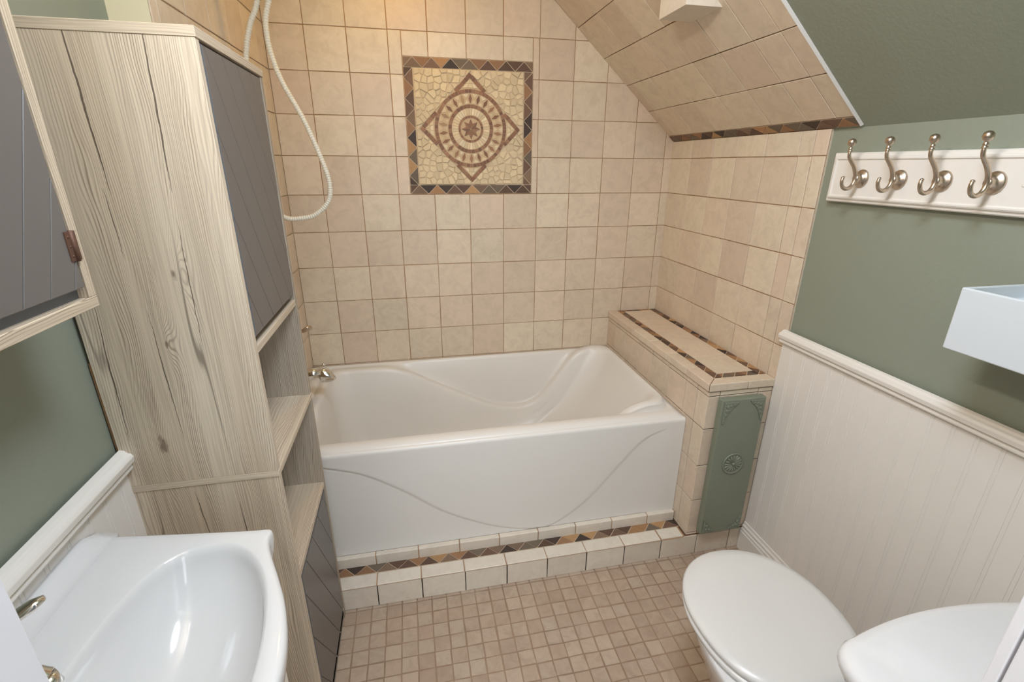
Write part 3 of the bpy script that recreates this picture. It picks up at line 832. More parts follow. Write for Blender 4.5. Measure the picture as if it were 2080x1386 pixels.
# return along the head end and the bottom edge so the apron has a body
mb.add([(TX1, TY, z0a), (TX1, TY, z1a), (TX1, TY+0.03, z1a), (TX1, TY+0.03, z0a)], [(0, 1, 2, 3)])
mb.build('apron', 'acrylic', tub)

# tub spout, lever, shower hose -------------------------------------------------
YS = -0.38
sp = thing('tub_spout', 'chrome bath spout with a lift knob over the tub, by the tall cabinet', 'spout', (0.0, YS, 0.683))
mb = MB()
pr_ = [(0.0, 0.030, 0.030, 0.0), (0.012, 0.028, 0.028, 0.0), (0.02, 0.025, 0.026, 0.0), (0.08, 0.0235, 0.0245, 0.0), (0.118, 0.0215, 0.0225, 0.001)]
rings = [[(h-0.006, YS+ry*math.cos(2*PI*k/28), 0.690+dz+rz*math.sin(2*PI*k/28)) for k in range(28)] for h, ry, rz, dz in pr_]
mb.loft(rings, True, True, True); mb.build('body', 'chrome', sp)
mb = MB()
rings = []
for x, zt, zb, ry in ((0.106, 0.7115, 0.6665, 0.0222), (0.110, 0.7135, 0.652, 0.0228), (0.128, 0.713, 0.648, 0.0226), (0.146, 0.708, 0.650, 0.0215), (0.158, 0.694, 0.655, 0.019), (0.165, 0.676, 0.660, 0.013)):
    zc, rz = (zt+zb)/2, (zt-zb)/2
    rings.append([(x-0.006+0.010*(0.5-(0.5+0.5*math.sin(2*PI*k/28))), YS+ry*math.cos(2*PI*k/28), zc+rz*math.sin(2*PI*k/28)) for k in range(28)])
mb.loft(rings, True, True, True); mb.build('nozzle', 'chrome', sp)
mb = MB(); mb.lathe((0.124, YS, 0.708), (0, 0, 1), [(0, 0.004), (0.012, 0.0035), (0.015, 0.0055), (0.020, 0.0072), (0.024, 0.0066), (0.026, 0.003)], 18)
mb.build('lift_knob', 'chrome', sp)

lv = thing('tub_valve', 'brushed nickel lever of the bath valve sticking out past the tall cabinet', 'valve', (-0.008, YS, 0.885))
mb = MB(); mb.lathe((-0.008, YS, 0.882), (1, 0, 0), [(0, 0.075), (0.004, 0.075), (0.010, 0.066), (0.013, 0.03)], 36); mb.build('escutcheon', 'nickel', lv)
mb = MB(); mb.lathe((0.0, YS, 0.882), (1, 0, 0), [(0, 0.026), (0.030, 0.024), (0.038, 0.020)], 24); mb.build('hub', 'nickel', lv)
mb = MB()
pts = [(0.030, YS, 0.880), (0.050, YS-0.012, 0.879), (0.070, YS-0.030, 0.883), (0.088, YS-0.044, 0.893), (0.099, YS-0.050, 0.902), (0.104, YS-0.053, 0.907)]
rings = []
for i, (p, w, h) in enumerate(zip(pts, (0.008, 0.008, 0.011, 0.016, 0.017, 0.010), (0.007, 0.0065, 0.0065, 0.008, 0.0085, 0.005))):
    p = Vector(p); t = (Vector(pts[min(i+1, 5)])-Vector(pts[max(i-1, 0)])).normalized(); s_ = t.cross(Vector((0, 0.35, 1))).normalized(); u_ = s_.cross(t)
    rings.append([p+s_*w*math.cos(2*PI*k/16)+u_*h*math.sin(2*PI*k/16) for k in range(16)])
mb.loft(rings, True, True, True); mb.build('lever', 'nickel', lv)

hs_ = thing('shower_hose', 'white ribbed shower hose hanging in a loop over the tub', 'shower hose', (0.0, -0.45, 1.95))
HP = [(0.100, -0.45, 1.965), (0.088, -0.45, 1.93), (0.065, -0.45, 1.886), (0.042, -0.45, 1.813), (0.024, -0.45, 1.70), (0.012, -0.45, 1.58), (0.008, -0.45, 1.45), (0.022, -0.45, 1.36), (0.081, -0.45, 1.313), (0.135, -0.45, 1.310), (0.182, -0.45, 1.322), (0.226, -0.45, 1.362), (0.240, -0.45, 1.410), (0.231, -0.45, 1.478), (0.187, -0.45, 1.615), (0.136, -0.45, 1.728), (0.116, -0.45, 1.795), (0.109, -0.45, 1.85), (0.112, -0.45, 1.902), (0.126, -0.45, 1.945), (0.135, -0.45, 1.97)]
def catmull(P_, per=12):
    out = []; Q = [Vector(p) for p in P_]
    for i in range(len(Q)-1):
        a, b, c, d = Q[max(i-1, 0)], Q[i], Q[i+1], Q[min(i+2, len(Q)-1)]
        for k in range(per):
            t = k/per
            out.append(0.5*((2*b)+(c-a)*t+(2*a-5*b+4*c-d)*t*t+(3*b-a-3*c+d)*t**3))
    out.append(Q[-1]); return out
dense = catmull(HP, 30); lens = [0.0]
for a, b in zip(dense, dense[1:]): lens.append(lens[-1]+(b-a).length)
step = 0.0019; pts = []; j = 0; s_ = 0.0
while s_ < lens[-1]:
    while lens[j+1] < s_: j += 1
    t = (s_-lens[j])/(lens[j+1]-lens[j]+1e-9); pts.append(dense[j].lerp(dense[j+1], t)); s_ += step
rad = [(0.0088 if (i % 4) < 2 else 0.0073) for i in range(len(pts))]
mb = MB(); mb.tube(pts, rad, 12); mb.build('ribbed_tube', 'hose', hs_)
for p, d in ((HP[0], (0.3, 0, 1)), (HP[-1], (0.3, 0, 1))):
    mb = MB(); mb.lathe(Vector(p)-Vector(d).normalized()*0.012, d, [(0, 0.0105), (0.01, 0.0125), (0.035, 0.0135), (0.05, 0.0135), (0.052, 0.010)], 20)
    mb.build('end_cone', 'hose', hs_)
mb = MB()
mb.tube(catmull([(-0.008, -0.45, 2.05), (0.05, -0.45, 2.065), (0.10, -0.45, 2.055), (0.135, -0.45, 2.035), (0.148, -0.45, 2.005)], 6), 0.011, 16)
mb.lathe((-0.012, -0.45, 2.05), (1, 0, 0), [(0, 0.03), (0.006, 0.028), (0.012, 0.014)], 24)
mb.build('supply_arm', 'plastic', hs_)
mb = MB()
mb.tube([(0.118, -0.45, 2.005), (0.15, -0.46, 2.09), (0.19, -0.48, 2.16)], [0.0135, 0.014, 0.015], 16)
mb.lathe((0.19, -0.48, 2.15), (0.75, -0.2, -0.6), [(-0.02, 0.018), (0.0, 0.036), (0.02, 0.042), (0.026, 0.038)], 28)
mb.build('hand_shower', 'plastic', hs_)

# boxed fitting on the slope ---------------------------------------------------
zb = 1.910
bxx = [(1.293, 0), (1.409, 0)]
fb = thing('ceiling_box', 'cream boxed-in fitting projecting from the tiled sloped ceiling', 'fixture', (1.35, -0.75, 1.91))
mb = MB()
x0, x1, y0, y1 = 1.294, 1.407, -0.838, -0.682
top = lambda x: zs(x)-0.0005
def wall4(ix, iy):
    return [(x0+ix, y0+iy), (x1, y0+iy), (x1, y1-iy), (x0+ix, y1-iy)]
pt = lambda x, y, z: (x, y, z)
vs_ = [(x0, y0, zb), (x1, y0, zb), (x1, y1, zb), (x0, y1, zb), (x0, y0, top(x0)), (x1, y0, top(x1)), (x1, y1, top(x1)), (x0, y1, top(x0))]
mb.add(vs_, [(0, 3, 2, 1), (0, 1, 5, 4), (1, 2, 6, 5), (2, 3, 7, 6), (3, 0, 4, 7), (4, 5, 6, 7)])
mb.build('casing', 'tile_white', fb, 0.0015)
# ================================================================== GREEN PLAQUE
pq = thing('carved_panel', 'sage green painted panel with carved corners and a round rosette, fixed to the ledge end', 'panel', (1.625, -0.94, 0.12))
YP = -0.926; YF = -0.954
mb = MB(); mb.box(1.541, 1.718, YF, YP, 0.122, 0.712); mb.build('board', 'green_trim', pq, 0.004, 2)
for sx, sz in ((-1, 1), (1, 1), (-1, -1), (1, -1)):
    mb = MB(); X = 1.6295+sx*0.0795; Z = 0.417+sz*0.286
    F = Frame((X, YF, Z), (-sx, 0, 0), (0, 0, -sz), (0, -1, 0))
    flip = sx*sz > 0
    def q(pts): 
        return pts
    a = 0.056 if sz > 0 else 0.048; b = 0.085 if sz > 0 else 0.058
    arcp = [(a*(1-t)**1.0, 0) for t in (0,)]
    # spandrel: two edges and a concave scalloped hypotenuse
    hyp = []
    for k in range(11):
        t = k/10; hx = a*(1-t); hz = b*t; bulge = -0.20*math.sin(PI*t)
        sc = 0.0018*abs(math.sin(5*PI*t))
        hyp.append((max(0.0, hx*(1+bulge)+sc), max(0.0, hz*(1+bulge)+sc)))
    out = [(0, 0)]+hyp
    vs_ = [F.p(u, v, -0.001) for u, v in out]+[F.p(u, v, 0.004) for u, v in out]
    n = len(out)
    mb.add(vs_, [tuple(range(n, 2*n))]+[(i, (i+1) % n, n+(i+1) % n, n+i) for i in range(n)])
    # beads along the two straight edges, leaf lobes inside
    for k in range(9):
        for u, v in ((0.004+k*(a-0.010)/8, 0.003), (0.003, 0.004+k*(b-0.010)/8)):
            c = F.p(u, v, 0.004); r = 0.0022
            mb.lathe(c, (0, -1, 0), [(-0.001, r), (0.0012, r*0.8), (0.002, r*0.3)], 8)
    for u, v, r in ((0.014, 0.016, 0.0075), (0.026, 0.012, 0.006), (0.012, 0.032, 0.0065), (0.010, 0.048, 0.005), (0.038, 0.009, 0.004)):
        if v > b*0.75: continue
        c = F.p(u, v, 0.004)
        mb.lathe(c, (0, -1, 0), [(-0.001, r), (0.002, r*0.85), (0.0028, r*0.45), (0.0018, r*0.25), (0.0024, 0.0005)], 12)
    mb.build('corner_ornament', 'green_trim', pq)
mb = MB(); c = Vector((1.628, YF, 0.442))
mb.lathe(c+Vector((0, 0.001, 0)), (0, -1, 0), [(0, 0.0445), (0.004, 0.0445), (0.006, 0.0428), (0.006, 0.0408), (0.0042, 0.0392), (0.0035, 0.038), (0.0035, 0.0)], 48)
for k in range(16):
    a = 2*PI*k/16; d = Vector((math.cos(a), 0, math.sin(a))); t = Vector((-math.sin(a), 0, math.cos(a)))
    rings = []
    for r, w, h in ((0.007, 0.0010, 0.004), (0.013, 0.0022, 0.0062), (0.023, 0.0042, 0.0072), (0.031, 0.0046, 0.0065), (0.0365, 0.0014, 0.004)):
        rings.append([c+d*r+t*w*math.cos(PI*j/6)+Vector((0, -1, 0))*(0.003+(h-0.003)*math.sin(PI*j/6)) for j in range(7)])
    mb.loft(rings, False)
mb.lathe(c, (0, -1, 0), [(0.002, 0.0065), (0.0075, 0.006), (0.0095, 0.0035), (0.0098, 0.0005)], 18)
mb.build('rosette', 'green_trim', pq)

# ================================================================== COAT HOOK RACK
rk = thing('coat_rack', 'white board with four brushed nickel coat hooks on the green wall', 'coat rack', (XR, -1.26, 1.458))
mb = MB()
y0, y1, z0, z1 = -0.980, -1.538, 1.390, 1.527
def frame_ring(x, i): return [(x, y0-i, z0+i), (x, y0-i, z1-i), (x, y1+i, z1-i), (x, y1+i, z0+i)]
rr = [frame_ring(XR, 0)]+[frame_ring(XR-0.0105-d, i) for d, i in ((0.008, 0), (0.012, 0.003), (0.0125, 0.009), (0.0165, 0.010), (0.019, 0.014), (0.019, 0.018), (0.016, 0.020), (0.0155, 0.0205))]
mb.loft(rr, True, True, True, smooth=False)
mb.build('board', 'white', rk, 0.0006, 1)
XB = XR-0.026
for y, z in ((-1.027, 1.458), (-1.478, 1.455)):
    mb = MB(); mb.lathe((XB, y, z), (-1, 0, 0), [(-0.001, 0.0045), (0.001, 0.0042), (0.0016, 0.003)], 14); mb.build('screw_cap', 'white', rk)
HK = [(1.6905, 1.530), (1.690, 1.522), (1.693, 1.512), (1.700, 1.504), (1.708, 1.496), (1.716, 1.487), (1.723, 1.475), (1.727, 1.462), (1.727, 1.450), (1.723, 1.440), (1.715, 1.433), (1.704, 1.4305), (1.694, 1.434), (1.688, 1.442), (1.6855, 1.452), (1.687, 1.460)]
first = None
for k, y in enumerate((-1.093, -1.204, -1.314, -1.424)):
    if first is None:
        mb = MB(); c = (XB, y, 1.458)
        mb.lathe(c, (-1, 0, 0), [(-0.001, 0.0218), (0.0025, 0.0218), (0.0045, 0.0210), (0.0065, 0.0185), (0.0085, 0.0145), (0.0105, 0.0118), (0.014, 0.0098), (0.019, 0.0085), (0.0235, 0.008)], 32)
        base = mb.build('hook', 'nickel', rk)
        # wall rose is slightly taller than wide
        for v in base.data.vertices: v.co.z = (v.co.z)*1.12
        mb = MB()
        pts = catmull([(x, y, z) for x, z in HK], 6); n = len(pts)
        mb.tube(pts, [0.0040+0.0016*math.sin(PI*min(1, i/n*1.0)) for i in range(n)], 14)
        e = pts[-1]; mb.lathe(e, (0.1, 0, 1), [(-0.002, 0.0040), (0.001, 0.0046), (0.003, 0.004), (0.0045, 0.0015)], 14)
        prong = mb.build('prong', 'nickel', base)
        mb = MB(); mb.lathe((1.6905, y, 1.526), (0, 0, 1), [(0, 0.0042), (0.001, 0.0062), (0.003, 0.0062), (0.004, 0.0048), (0.0065, 0.0048), (0.0075, 0.0058), (0.0095, 0.0052), (0.011, 0.0042), (0.0145, 0.0042), (0.0165, 0.0075), (0.020, 0.0098), (0.0245, 0.0106), (0.029, 0.0098), (0.0325, 0.0072), (0.0345, 0.003), (0.035, 0.0002)], 20)
        ball = mb.build('ball_finial', 'nickel', base)
        first = (base, prong, ball, y)
    else:
        dy = y-first[3]
        b2 = first[0].copy(); col.objects.link(b2); b2.parent = rk; b2.location = (0, dy, 0)
        for ch in first[1:3]:
            c2 = ch.copy(); col.objects.link(c2); c2.parent = b2

# ================================================================== WHITE BOX SHELF on the right wall
ws = thing('wall_box', 'white open-topped box mounted on the green wall above the toilet', 'wall box', (1.69, -1.75, 1.13))
bx, by, bz0, bz1 = 1.60, -1.530, 1.127, 1.259
byn = -1.99
mb = MB()
def rq(i, z): return [(bx+i, byn+i, z), (XR-i, byn+i, z), (XR-i, by-i, z), (bx+i, by-i, z)]
mb.loft([rq(0, bz0), rq(0, bz1), rq(0.009, bz1), rq(0.009, bz1-0.03)], True, True, True, smooth=False)
mb.build('box', 'wall_white', ws, 0.003, 3)

# ================================================================== TALL CABINET
CX0, CX1, CY0, CY1 = -0.093, 0.191, -1.325, -0.937
tc = thing('tall_cabinet', 'tall weathered oak storage cabinet with grey doors and two open niches', 'cabinet', (0.05, -1.13, 0))
T = 0.016
ZTOP, ZMID = 1.692, 0.853
mb = MB(); mb.box(CX0, CX1-0.001, CY0, CY0+T, 0.868, ZTOP-T); mb.build('side_panel', 'wood_front', tc, 0.0008, 1)
mb = MB(); mb.box(CX0, CX1-0.001, CY0+0.0015, CY0+T, 0.0, ZMID); mb.build('side_panel', 'wood_front', tc, 0.0008, 1)
mb = MB(); mb.box(CX0, CX1-0.001, CY1-T, CY1, 0.868, ZTOP-T); mb.build('side_panel', 'wood_in', tc, 0.0008, 1)
mb = MB(); mb.box(CX0, CX1-0.001, CY1-T, CY1, 0.0, ZMID); mb.build('side_panel', 'wood_in', tc, 0.0008, 1)
mb = MB(); mb.box(CX0, CX1+0.001, CY0-0.001, CY1+0.001, ZTOP-T, ZTOP, miy=1); mb.build('top_panel', ['wood_y', 'wood_x'], tc, 0.0008, 1)
mb = MB(); mb.box(CX0, CX1, CY0, CY1, ZMID, 0.868, miy=1); mb.build('middle_shelf', ['wood_y', 'wood_x'], tc, 0.0008, 1)
mb = MB(); mb.box(CX0+0.004, CX1-0.002, CY0+T, CY1-T, 1.133, 1.149); mb.build('niche_top', 'wood_y', tc, 0.0008, 1)
ZLO = 0.553
mb = MB(); mb.box(CX0+0.004, CX1-0.002, CY0+T, CY1-T, ZLO, ZLO+T); mb.build('lower_shelf', 'wood_y', tc, 0.0008, 1)
mb = MB(); mb.box(CX0+0.004, CX1-0.002, CY0+T, CY1-T, 0.03, 0.03+T); mb.build('bottom_panel', 'wood_y', tc)
mb = MB(); mb.box(CX0, CX0+0.004, CY0+T, CY1-T, 0.0, ZTOP-T); mb.build('back_panel', 'wood_in', tc)
def plank_door(y0, y1, z0, z1, x, tilt, pitch, phase, parent, sgn=1, name='door', d=0.016, mg=0.009, gi=0):
    """door facing +x made of slanting boards with a groove between them"""
    mb = MB(); F = Frame((x, 0, 0), (0, 1, 0), (0, 0, 1), (1, 0, 0))
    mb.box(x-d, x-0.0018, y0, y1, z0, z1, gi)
    if mg > 0.005: mb.box(x-d, x-0.0012, y0, y0+mg, z0, z1, 1)
    rect = [(y0+mg, z0+0.0008), (y1-mg*0.5, z0+0.0008), (y1-mg*0.5, z1-0.0008), (y0+mg, z1-0.0008)]
    t = math.tan(math.radians(tilt))*sgn; zm = z1
    k = -30
    for k in range(-40, 60):
        a = y0+phase+k*pitch; g = 0.0009
        strip = [(a+g+t*(zm-(z0-0.1)), z0-0.1), (a+pitch-g+t*(zm-(z0-0.1)), z0-0.1), (a+pitch-g+t*(zm-(z1+0.1)), z1+0.1), (a+g+t*(zm-(z1+0.1)), z1+0.1)]
        p = clip(strip, rect)
        if len(p) > 2 and area(p) > 2e-5: chip(mb, F, p, 0.0, 0.0006, 0, h0=-0.0025)
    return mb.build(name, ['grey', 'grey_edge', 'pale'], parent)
plank_door(CY0+T+0.003, CY1-T-0.001, 1.166, ZTOP-T-0.004, CX1-0.002, 30.5, 0.084, 0.102-0.003, tc)
plank_door(CY0+T+0.003, CY1-T-0.001, 0.016, ZLO-0.012, CX1-0.002, 30.0, 0.084, 0.06, tc)
mb = MB(); mb.box(CX0, CX0+0.012, CY0-0.002, CY0+0.001, 0.92, 1.04)
mb = MB(); mb.box(CX0-0.004, CX0-0.0005, CY0+0.002, CY1-0.002, 0.95, 1.14); mb.build('back_edge', 'raw', tc)

# ================================================================== WALL CABINET over the sink
WX, WY1, WY0, WZ0, WZ1 = 0.045, -1.487, -2.06, 1.291, 1.86
wc = thing('wall_cabinet', 'oak framed wall cabinet with a grey plank door hanging above the sink', 'cabinet', (-0.02, -1.75, WZ0))
mb = MB(); mb.box(-0.10, WX, WY1-T, WY1, WZ0+T, WZ1-T); mb.build('side_panel', 'wood_z', wc, 0.0008, 1)
mb = MB(); mb.box(-0.10, WX, WY0, WY0+T, WZ0+T, WZ1-T); mb.build('side_panel', 'wood_z', wc, 0.0008, 1)
mb = MB(); mb.box(-0.10, WX, WY0, WY1, WZ0, WZ0+T); mb.build('bottom_panel', 'wood_y', wc, 0.0008, 1)
mb = MB(); mb.box(-0.10, WX, WY0, WY1, WZ1-T, WZ1); mb.build('top_panel', 'wood_y', wc, 0.0008, 1)
mb = MB(); mb.box(WX-0.022, WX-0.014, WY0+T, WY1-T, WZ0+T, WZ1-T); mb.build('inner_panel', 'grey_edge', wc)
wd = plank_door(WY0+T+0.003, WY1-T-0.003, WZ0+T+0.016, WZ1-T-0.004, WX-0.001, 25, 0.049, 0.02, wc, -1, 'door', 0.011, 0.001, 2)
mb = MB(); yh = WY1-T-0.002
mb.tube([(WX+0.001, yh, 1.360), (WX+0.001, yh, 1.402)], 0.0030, 10)
mb.box(WX-0.001, WX+0.0006, yh-0.012, yh+0.010, 1.361, 1.401)
for z in (1.368, 1.381, 1.394): mb.lathe((WX, yh-0.007, z), (1, 0, 0), [(0, 0.002), (0.0014, 0.0016)], 8)
mb.build('hinge', 'rust', wc)

# ================================================================== VANITY AND SINK
SC = -1.785
va = thing('vanity', 'white vanity cabinet under the sink', 'vanity', (0.05, SC, 0))
mb = MB()
for y0, y1 in ((-2.01, -1.992), (-1.588, -1.570)): mb.box(-0.088, 0.20, y0, y1, 0.08, 0.724)
mb.box(-0.088, 0.20, -1.992, -1.588, 0.08, 0.098); mb.box(-0.088, -0.080, -1.992, -1.588, 0.098, 0.724); mb.box(-0.088, 0.16, -2.0, -1.58, 0.0, 0.08)
mb.build('carcass', 'white', va, 0.002)
for y0, y1 in ((-2.008, -1.792), (-1.788, -1.572)):
    mb = MB(); mb.box(0.2005, 0.218, y0, y1, 0.09, 0.722); d_ = mb.build('door', 'white', va, 0.003)
    yk = y1-0.03 if y0 < -1.9 else y0+0.03
    mb = MB(); mb.lathe((0.218, yk, 0.62), (1, 0, 0), [(-0.001, 0.005), (0.012, 0.005), (0.016, 0.012), (0.022, 0.013), (0.026, 0.008)], 18); mb.build('knob', 'chrome', d_)
sk = thing('sink', 'white ceramic vanity sink with a bowed front at the bottom left', 'sink', (0.05, SC, 0.80))
ZS = 0.862
half = [(-0.088, 0.326), (-0.02, 0.317), (0.08, 0.3035), (0.18, 0.2905), (0.208, 0.2885), (0.217, 0.285), (0.2195, 0.276), (0.2185, 0.262), (0.223, 0.243), (0.235, 0.213), (0.254, 0.170), (0.274, 0.120), (0.289, 0.066), (0.296, 0.020)]
def outline(inset, f=1.0):
    pts = []
    for x, w in half: pts.append((x, SC+w))
    for x, w in reversed(half): pts.append((x, SC-w))
    # catmull on the bowed part already dense; inset towards the bowl centre
    c = (0.09, SC); out = []
    for x, y in pts:
        d = Vector((x-c[0], y-c[1])); L = d.length; d = d*(max(0, L-inset)/L)*f
        out.append((c[0]+d.x, c[1]+d.y))
    return out
def dens(pts, per=5):
    out = []; n = len(pts)
    for i in range(n):
        a, b, c, d = [Vector((*pts[(i+k) % n], 0)) for k in (-1, 0, 1, 2)]
        corner = lambda p: False
        for k in range(per):
            t = k/per
            if i in (n-1,):
                q = b.lerp(c, t)
            else:
                aa = b if i == 0 else a
                dd = c if i == n-2 else d
                q = 0.5*((2*b)+(c-aa)*t+(2*aa-5*b+4*c-dd)*t*t+(3*b-aa-3*c+dd)*t**3)
            out.append((q.x, q.y))
    return out
OUT = dens(outline(0)); NP = len(OUT)
def ringo(inset, z, clampx=None):
    c = Vector((0.09, SC)); r = []
    for x, y in OUT:
        d = Vector((x, y))-c; L = d.length; d *= (L-inset)/L
        r.append((c.x+d.x, c.y+d.y, z))
    return r
# bowl outline: egg lying along the front
BC = Vector((0.135, SC))
def bowl(sx, sy, z, dx=0.0):
    r = []
    for x, y in OUT:
        a = math.atan2((y-SC)/0.30, (x-BC.x)/0.2)
        ca, sa = math.cos(a), math.sin(a)
        ex = 1.0 if ca > 0 else 0.62
        X = sx*math.copysign(abs(ca)**ex, ca); Y = sy*math.copysign(abs(sa)**(1.0 if ca > 0 else 0.85), sa)
        if ca < 0: X *= 0.90
        r.append((BC.x+dx+X, SC+Y, z))
    return r
mb = MB()
rings = [ringo(0.058, 0.726), ringo(0.046, 0.728), ringo(0.030, 0.775), ringo(0.012, 0.806), ringo(0.004, 0.822), ringo(0.0, 0.840), ringo(0.0, 0.852), ringo(0.0025, 0.859), ringo(0.008, ZS), ringo(0.018, ZS),
         bowl(0.131, 0.264, ZS-0.0003), bowl(0.129, 0.261, ZS-0.0012), bowl(0.126, 0.257, ZS-0.0045)]
for k in range(1, 19):
    t = PI/2*k/18; q = math.cos(t)**0.90
    rings.append(bowl(max(0.018, 0.124*q), max(0.02, 0.253*q), ZS-0.006-0.120*math.sin(t)**1.25))
mb.loft(rings, True, False, True)
mb.build('basin', 'ceramic', sk)
# raised back edge
mb = MB(); pts = []
for k in range(41):
    y = SC+0.326-0.652*k/40; e = min(1, min(k, 40-k)/2.5); h = 0.006+0.016*(e*e*(3-2*e))
    pts.append([(-0.088, y, ZS-0.02), (-0.088, y, ZS+h), (-0.080, y, ZS+h+0.001), (-0.072, y, ZS+h*0.8), (-0.062, y, ZS+h*0.25), (-0.050, y, ZS-0.001), (-0.050, y, ZS-0.02)])
mb.loft(pts, True, True, True); mb.build('backsplash', 'ceramic', sk)
mb = MB(); mb.lathe((BC.x, SC, ZS-0.129), (0, 0, 1), [(0, 0.022), (0.004, 0.022), (0.006, 0.018), (0.0045, 0.014), (0.007, 0.012), (0.008, 0.004)], 24); mb.build('drain', 'chrome', sk)

fa = thing('sink_faucet', 'chrome single lever faucet at the back of the sink', 'faucet', (-0.035, SC, ZS))
mb = MB(); mb.lathe((-0.035, SC, ZS-0.001), (0, 0, 1), [(0, 0.027), (0.006, 0.026), (0.012, 0.022), (0.07, 0.0195), (0.088, 0.020), (0.098, 0.017), (0.104, 0.008)], 28); mb.build('body', 'chrome', fa)
mb = MB(); mb.tube(catmull([(-0.030, SC, 0.918), (-0.005, SC, 0.925), (0.018, SC, 0.926), (0.034, SC, 0.922), (0.045, SC, 0.914)], 6), [0.0125]*18+[0.0135]*4+[0.014]*3, 20)
mb.build('spout', 'chrome', fa)
mb = MB(); mb.lathe((0.043, SC, 0.917), (0.30, 0, -1), [(0, 0.0130), (0.016, 0.0130), (0.018, 0.010)], 20); mb.build('aerator', 'chrome', fa)
mb = MB()
rings = []
for t in range(9):
    f = t/8; p = Vector((-0.035+0.070*f, SC+0.052*f, 0.966+0.024*f)); w = 0.0105-0.0022*abs(f-0.4)
    if t == 8: w *= 0.5
    if t == 0: w *= 0.7
    d = Vector((0.070, 0.052, 0.024)).normalized(); s_ = d.cross(Vector((0, 0, 1))).normalized(); u_ = s_.cross(d)
    rings.append([p+s_*w*math.cos(2*PI*k/18)+u_*w*0.7*math.sin(2*PI*k/18) for k in range(18)])
mb.loft(rings, True, True, True); mb.build('lever', 'chrome', fa)

# ================================================================== TOILET
to = thing('toilet', 'white toilet with its oval lid closed, facing the tub', 'toilet', (1.325, -1.7, 0))
TX = 1.322
def egg(yf, yb, w, z, n=56, sq=1.0):
    """elongated oval, round front at yf (towards the tub), squarer back at yb"""
    r = []; ym = yf-(yf-yb)*0.50
    for k in range(n):
        a = 2*PI*k/n; ca, sa = math.cos(a), math.sin(a)
        if sa >= 0:
            x = w*math.copysign(abs(ca)**0.94, ca); y = ym+(yf-ym)*abs(sa)**0.98
        else:
            x = w*math.copysign(abs(ca)**0.70, ca); y = ym-(ym-yb)*abs(sa)**0.85
        r.append((TX+x, y, z))
    return r
mb = MB()
R_ = [egg(-1.420, -1.83, 0.105, 0.0), egg(-1.425, -1.83, 0.110, 0.03), egg(-1.43, -1.83, 0.105, 0.10), egg(-1.41, -1.83, 0.118, 0.18), egg(-1.372, -1.85, 0.148, 0.26), egg(-1.345, -1.87, 0.172, 0.33), egg(-1.330, -1.90, 0.185, 0.365), egg(-1.325, -1.91, 0.189, 0.385), egg(-1.330, -1.905, 0.186, 0.392), egg(-1.36, -1.88, 0.15, 0.394)]
mb.loft(R_, True, True, True); mb.build('bowl', 'ceramic', to)
mb = MB(); R_ = [egg(-1.335, -1.72, 0.180, 0.394), egg(-1.322, -1.728, 0.190, 0.397), egg(-1.320, -1.73, 0.192, 0.404), egg(-1.324, -1.728, 0.189, 0.410), egg(-1.345, -1.71, 0.172, 0.411)]
mb.loft(R_, True, True, True); mb.build('seat', 'plastic', to)
mb = MB(); R_ = [egg(-1.335, -1.712, 0.176, 0.4125), egg(-1.322, -1.720, 0.187, 0.414), egg(-1.316, -1.722, 0.190, 0.419), egg(-1.316, -1.722, 0.190, 0.424), egg(-1.322, -1.719, 0.186, 0.429), egg(-1.345, -1.700, 0.168, 0.4325), egg(-1.42, -1.64, 0.10, 0.4345), egg(-1.50, -1.56, 0.03, 0.435)]
mb.loft(R_, True, True, True); mb.build('lid', 'plastic', to)
for s in (-1, 1):
    mb = MB(); mb.tube([(TX+s*0.055, -1.735, 0.418), (TX+s*0.095, -1.735, 0.418)], 0.011, 16); mb.build('hinge', 'plastic', to)
TKX = 1.325
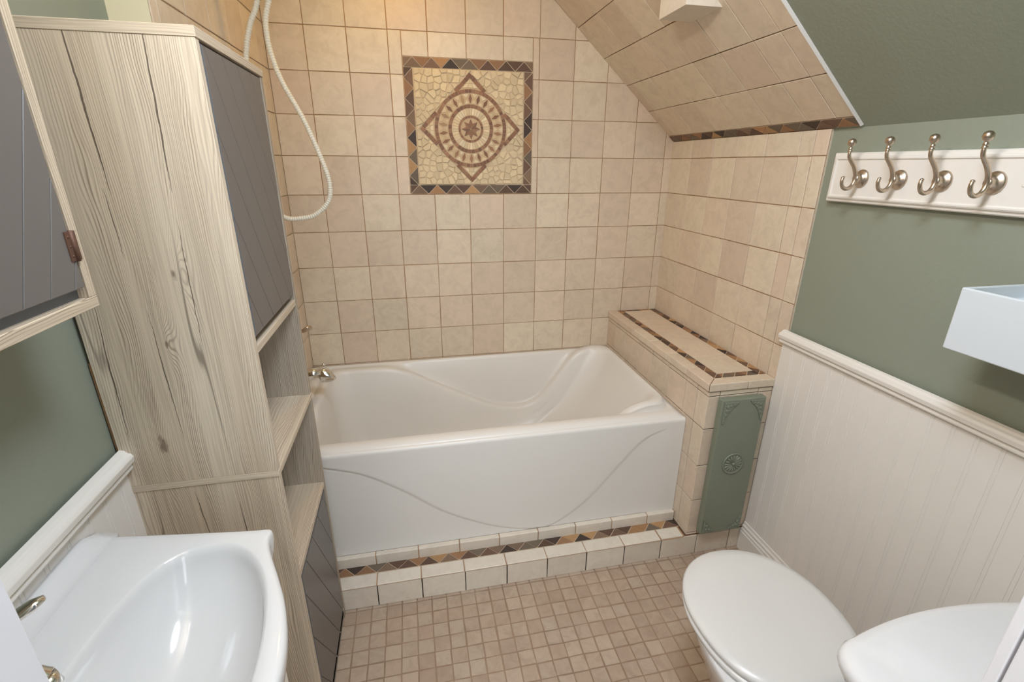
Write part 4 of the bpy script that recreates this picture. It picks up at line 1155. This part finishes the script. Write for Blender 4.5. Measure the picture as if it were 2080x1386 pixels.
def tank(yf, yb, w, z, bow, n=20, r=0.03):
    pts = []
    for k in range(n+1):                              # bowed front
        t = -1+2*k/n; pts.append((TKX+t*(w-r), yf-bow*t*t))
    for k in range(1, 7):
        a = PI/2-PI/2*k/6*1.0; pts.append((TKX+w-r+r*math.cos(a), yf-bow-r+r*math.sin(a)))
    for k in range(0, 7):
        a = -PI/2*k/6; pts.append((TKX+w-r+r*math.cos(a), yb+r+r*math.sin(a)))
    for k in range(0, 7):
        a = -PI/2-PI/2*k/6; pts.append((TKX-w+r+r*math.cos(a), yb+r+r*math.sin(a)))
    for k in range(0, 6):
        a = PI-PI/2*k/6; pts.append((TKX-w+r+r*math.cos(a), yf-bow-r+r*math.sin(a)))
    return [(x, y, z) for x, y in pts]
mb = MB(); R_ = [tank(-1.865, -2.06, 0.185, 0.385, 0.010), tank(-1.86, -2.07, 0.195, 0.40, 0.012), tank(-1.853, -2.075, 0.200, 0.60, 0.014), tank(-1.85, -2.075, 0.204, 0.745, 0.015)]
mb.loft(R_, True, True, True); mb.build('tank', 'ceramic', to)
q_ = dict(r=0.055)
mb = MB(); R_ = [tank(-1.838, -2.080, 0.208, 0.745, 0.016, **q_), tank(-1.828, -2.085, 0.218, 0.750, 0.018, **q_), tank(-1.824, -2.087, 0.222, 0.762, 0.018, **q_), tank(-1.825, -2.087, 0.221, 0.772, 0.018, **q_), tank(-1.830, -2.084, 0.216, 0.779, 0.017, **q_), tank(-1.843, -2.074, 0.202, 0.7825, 0.016, **q_), tank(-1.90, -2.03, 0.14, 0.7845, 0.008, **q_)]
mb.loft(R_, True, True, True); mb.build('tank_lid', 'ceramic', to)
mb = MB(); mb.lathe((TKX-0.15, -1.868, 0.70), (0, 1, 0), [(0, 0.012), (0.012, 0.012), (0.016, 0.008)], 16)
mb.tube([(TKX-0.15, -1.850, 0.70), (TKX-0.10, -1.846, 0.696), (TKX-0.075, -1.846, 0.694)], [0.006, 0.005, 0.006], 12); mb.build('flush_lever', 'chrome', to)
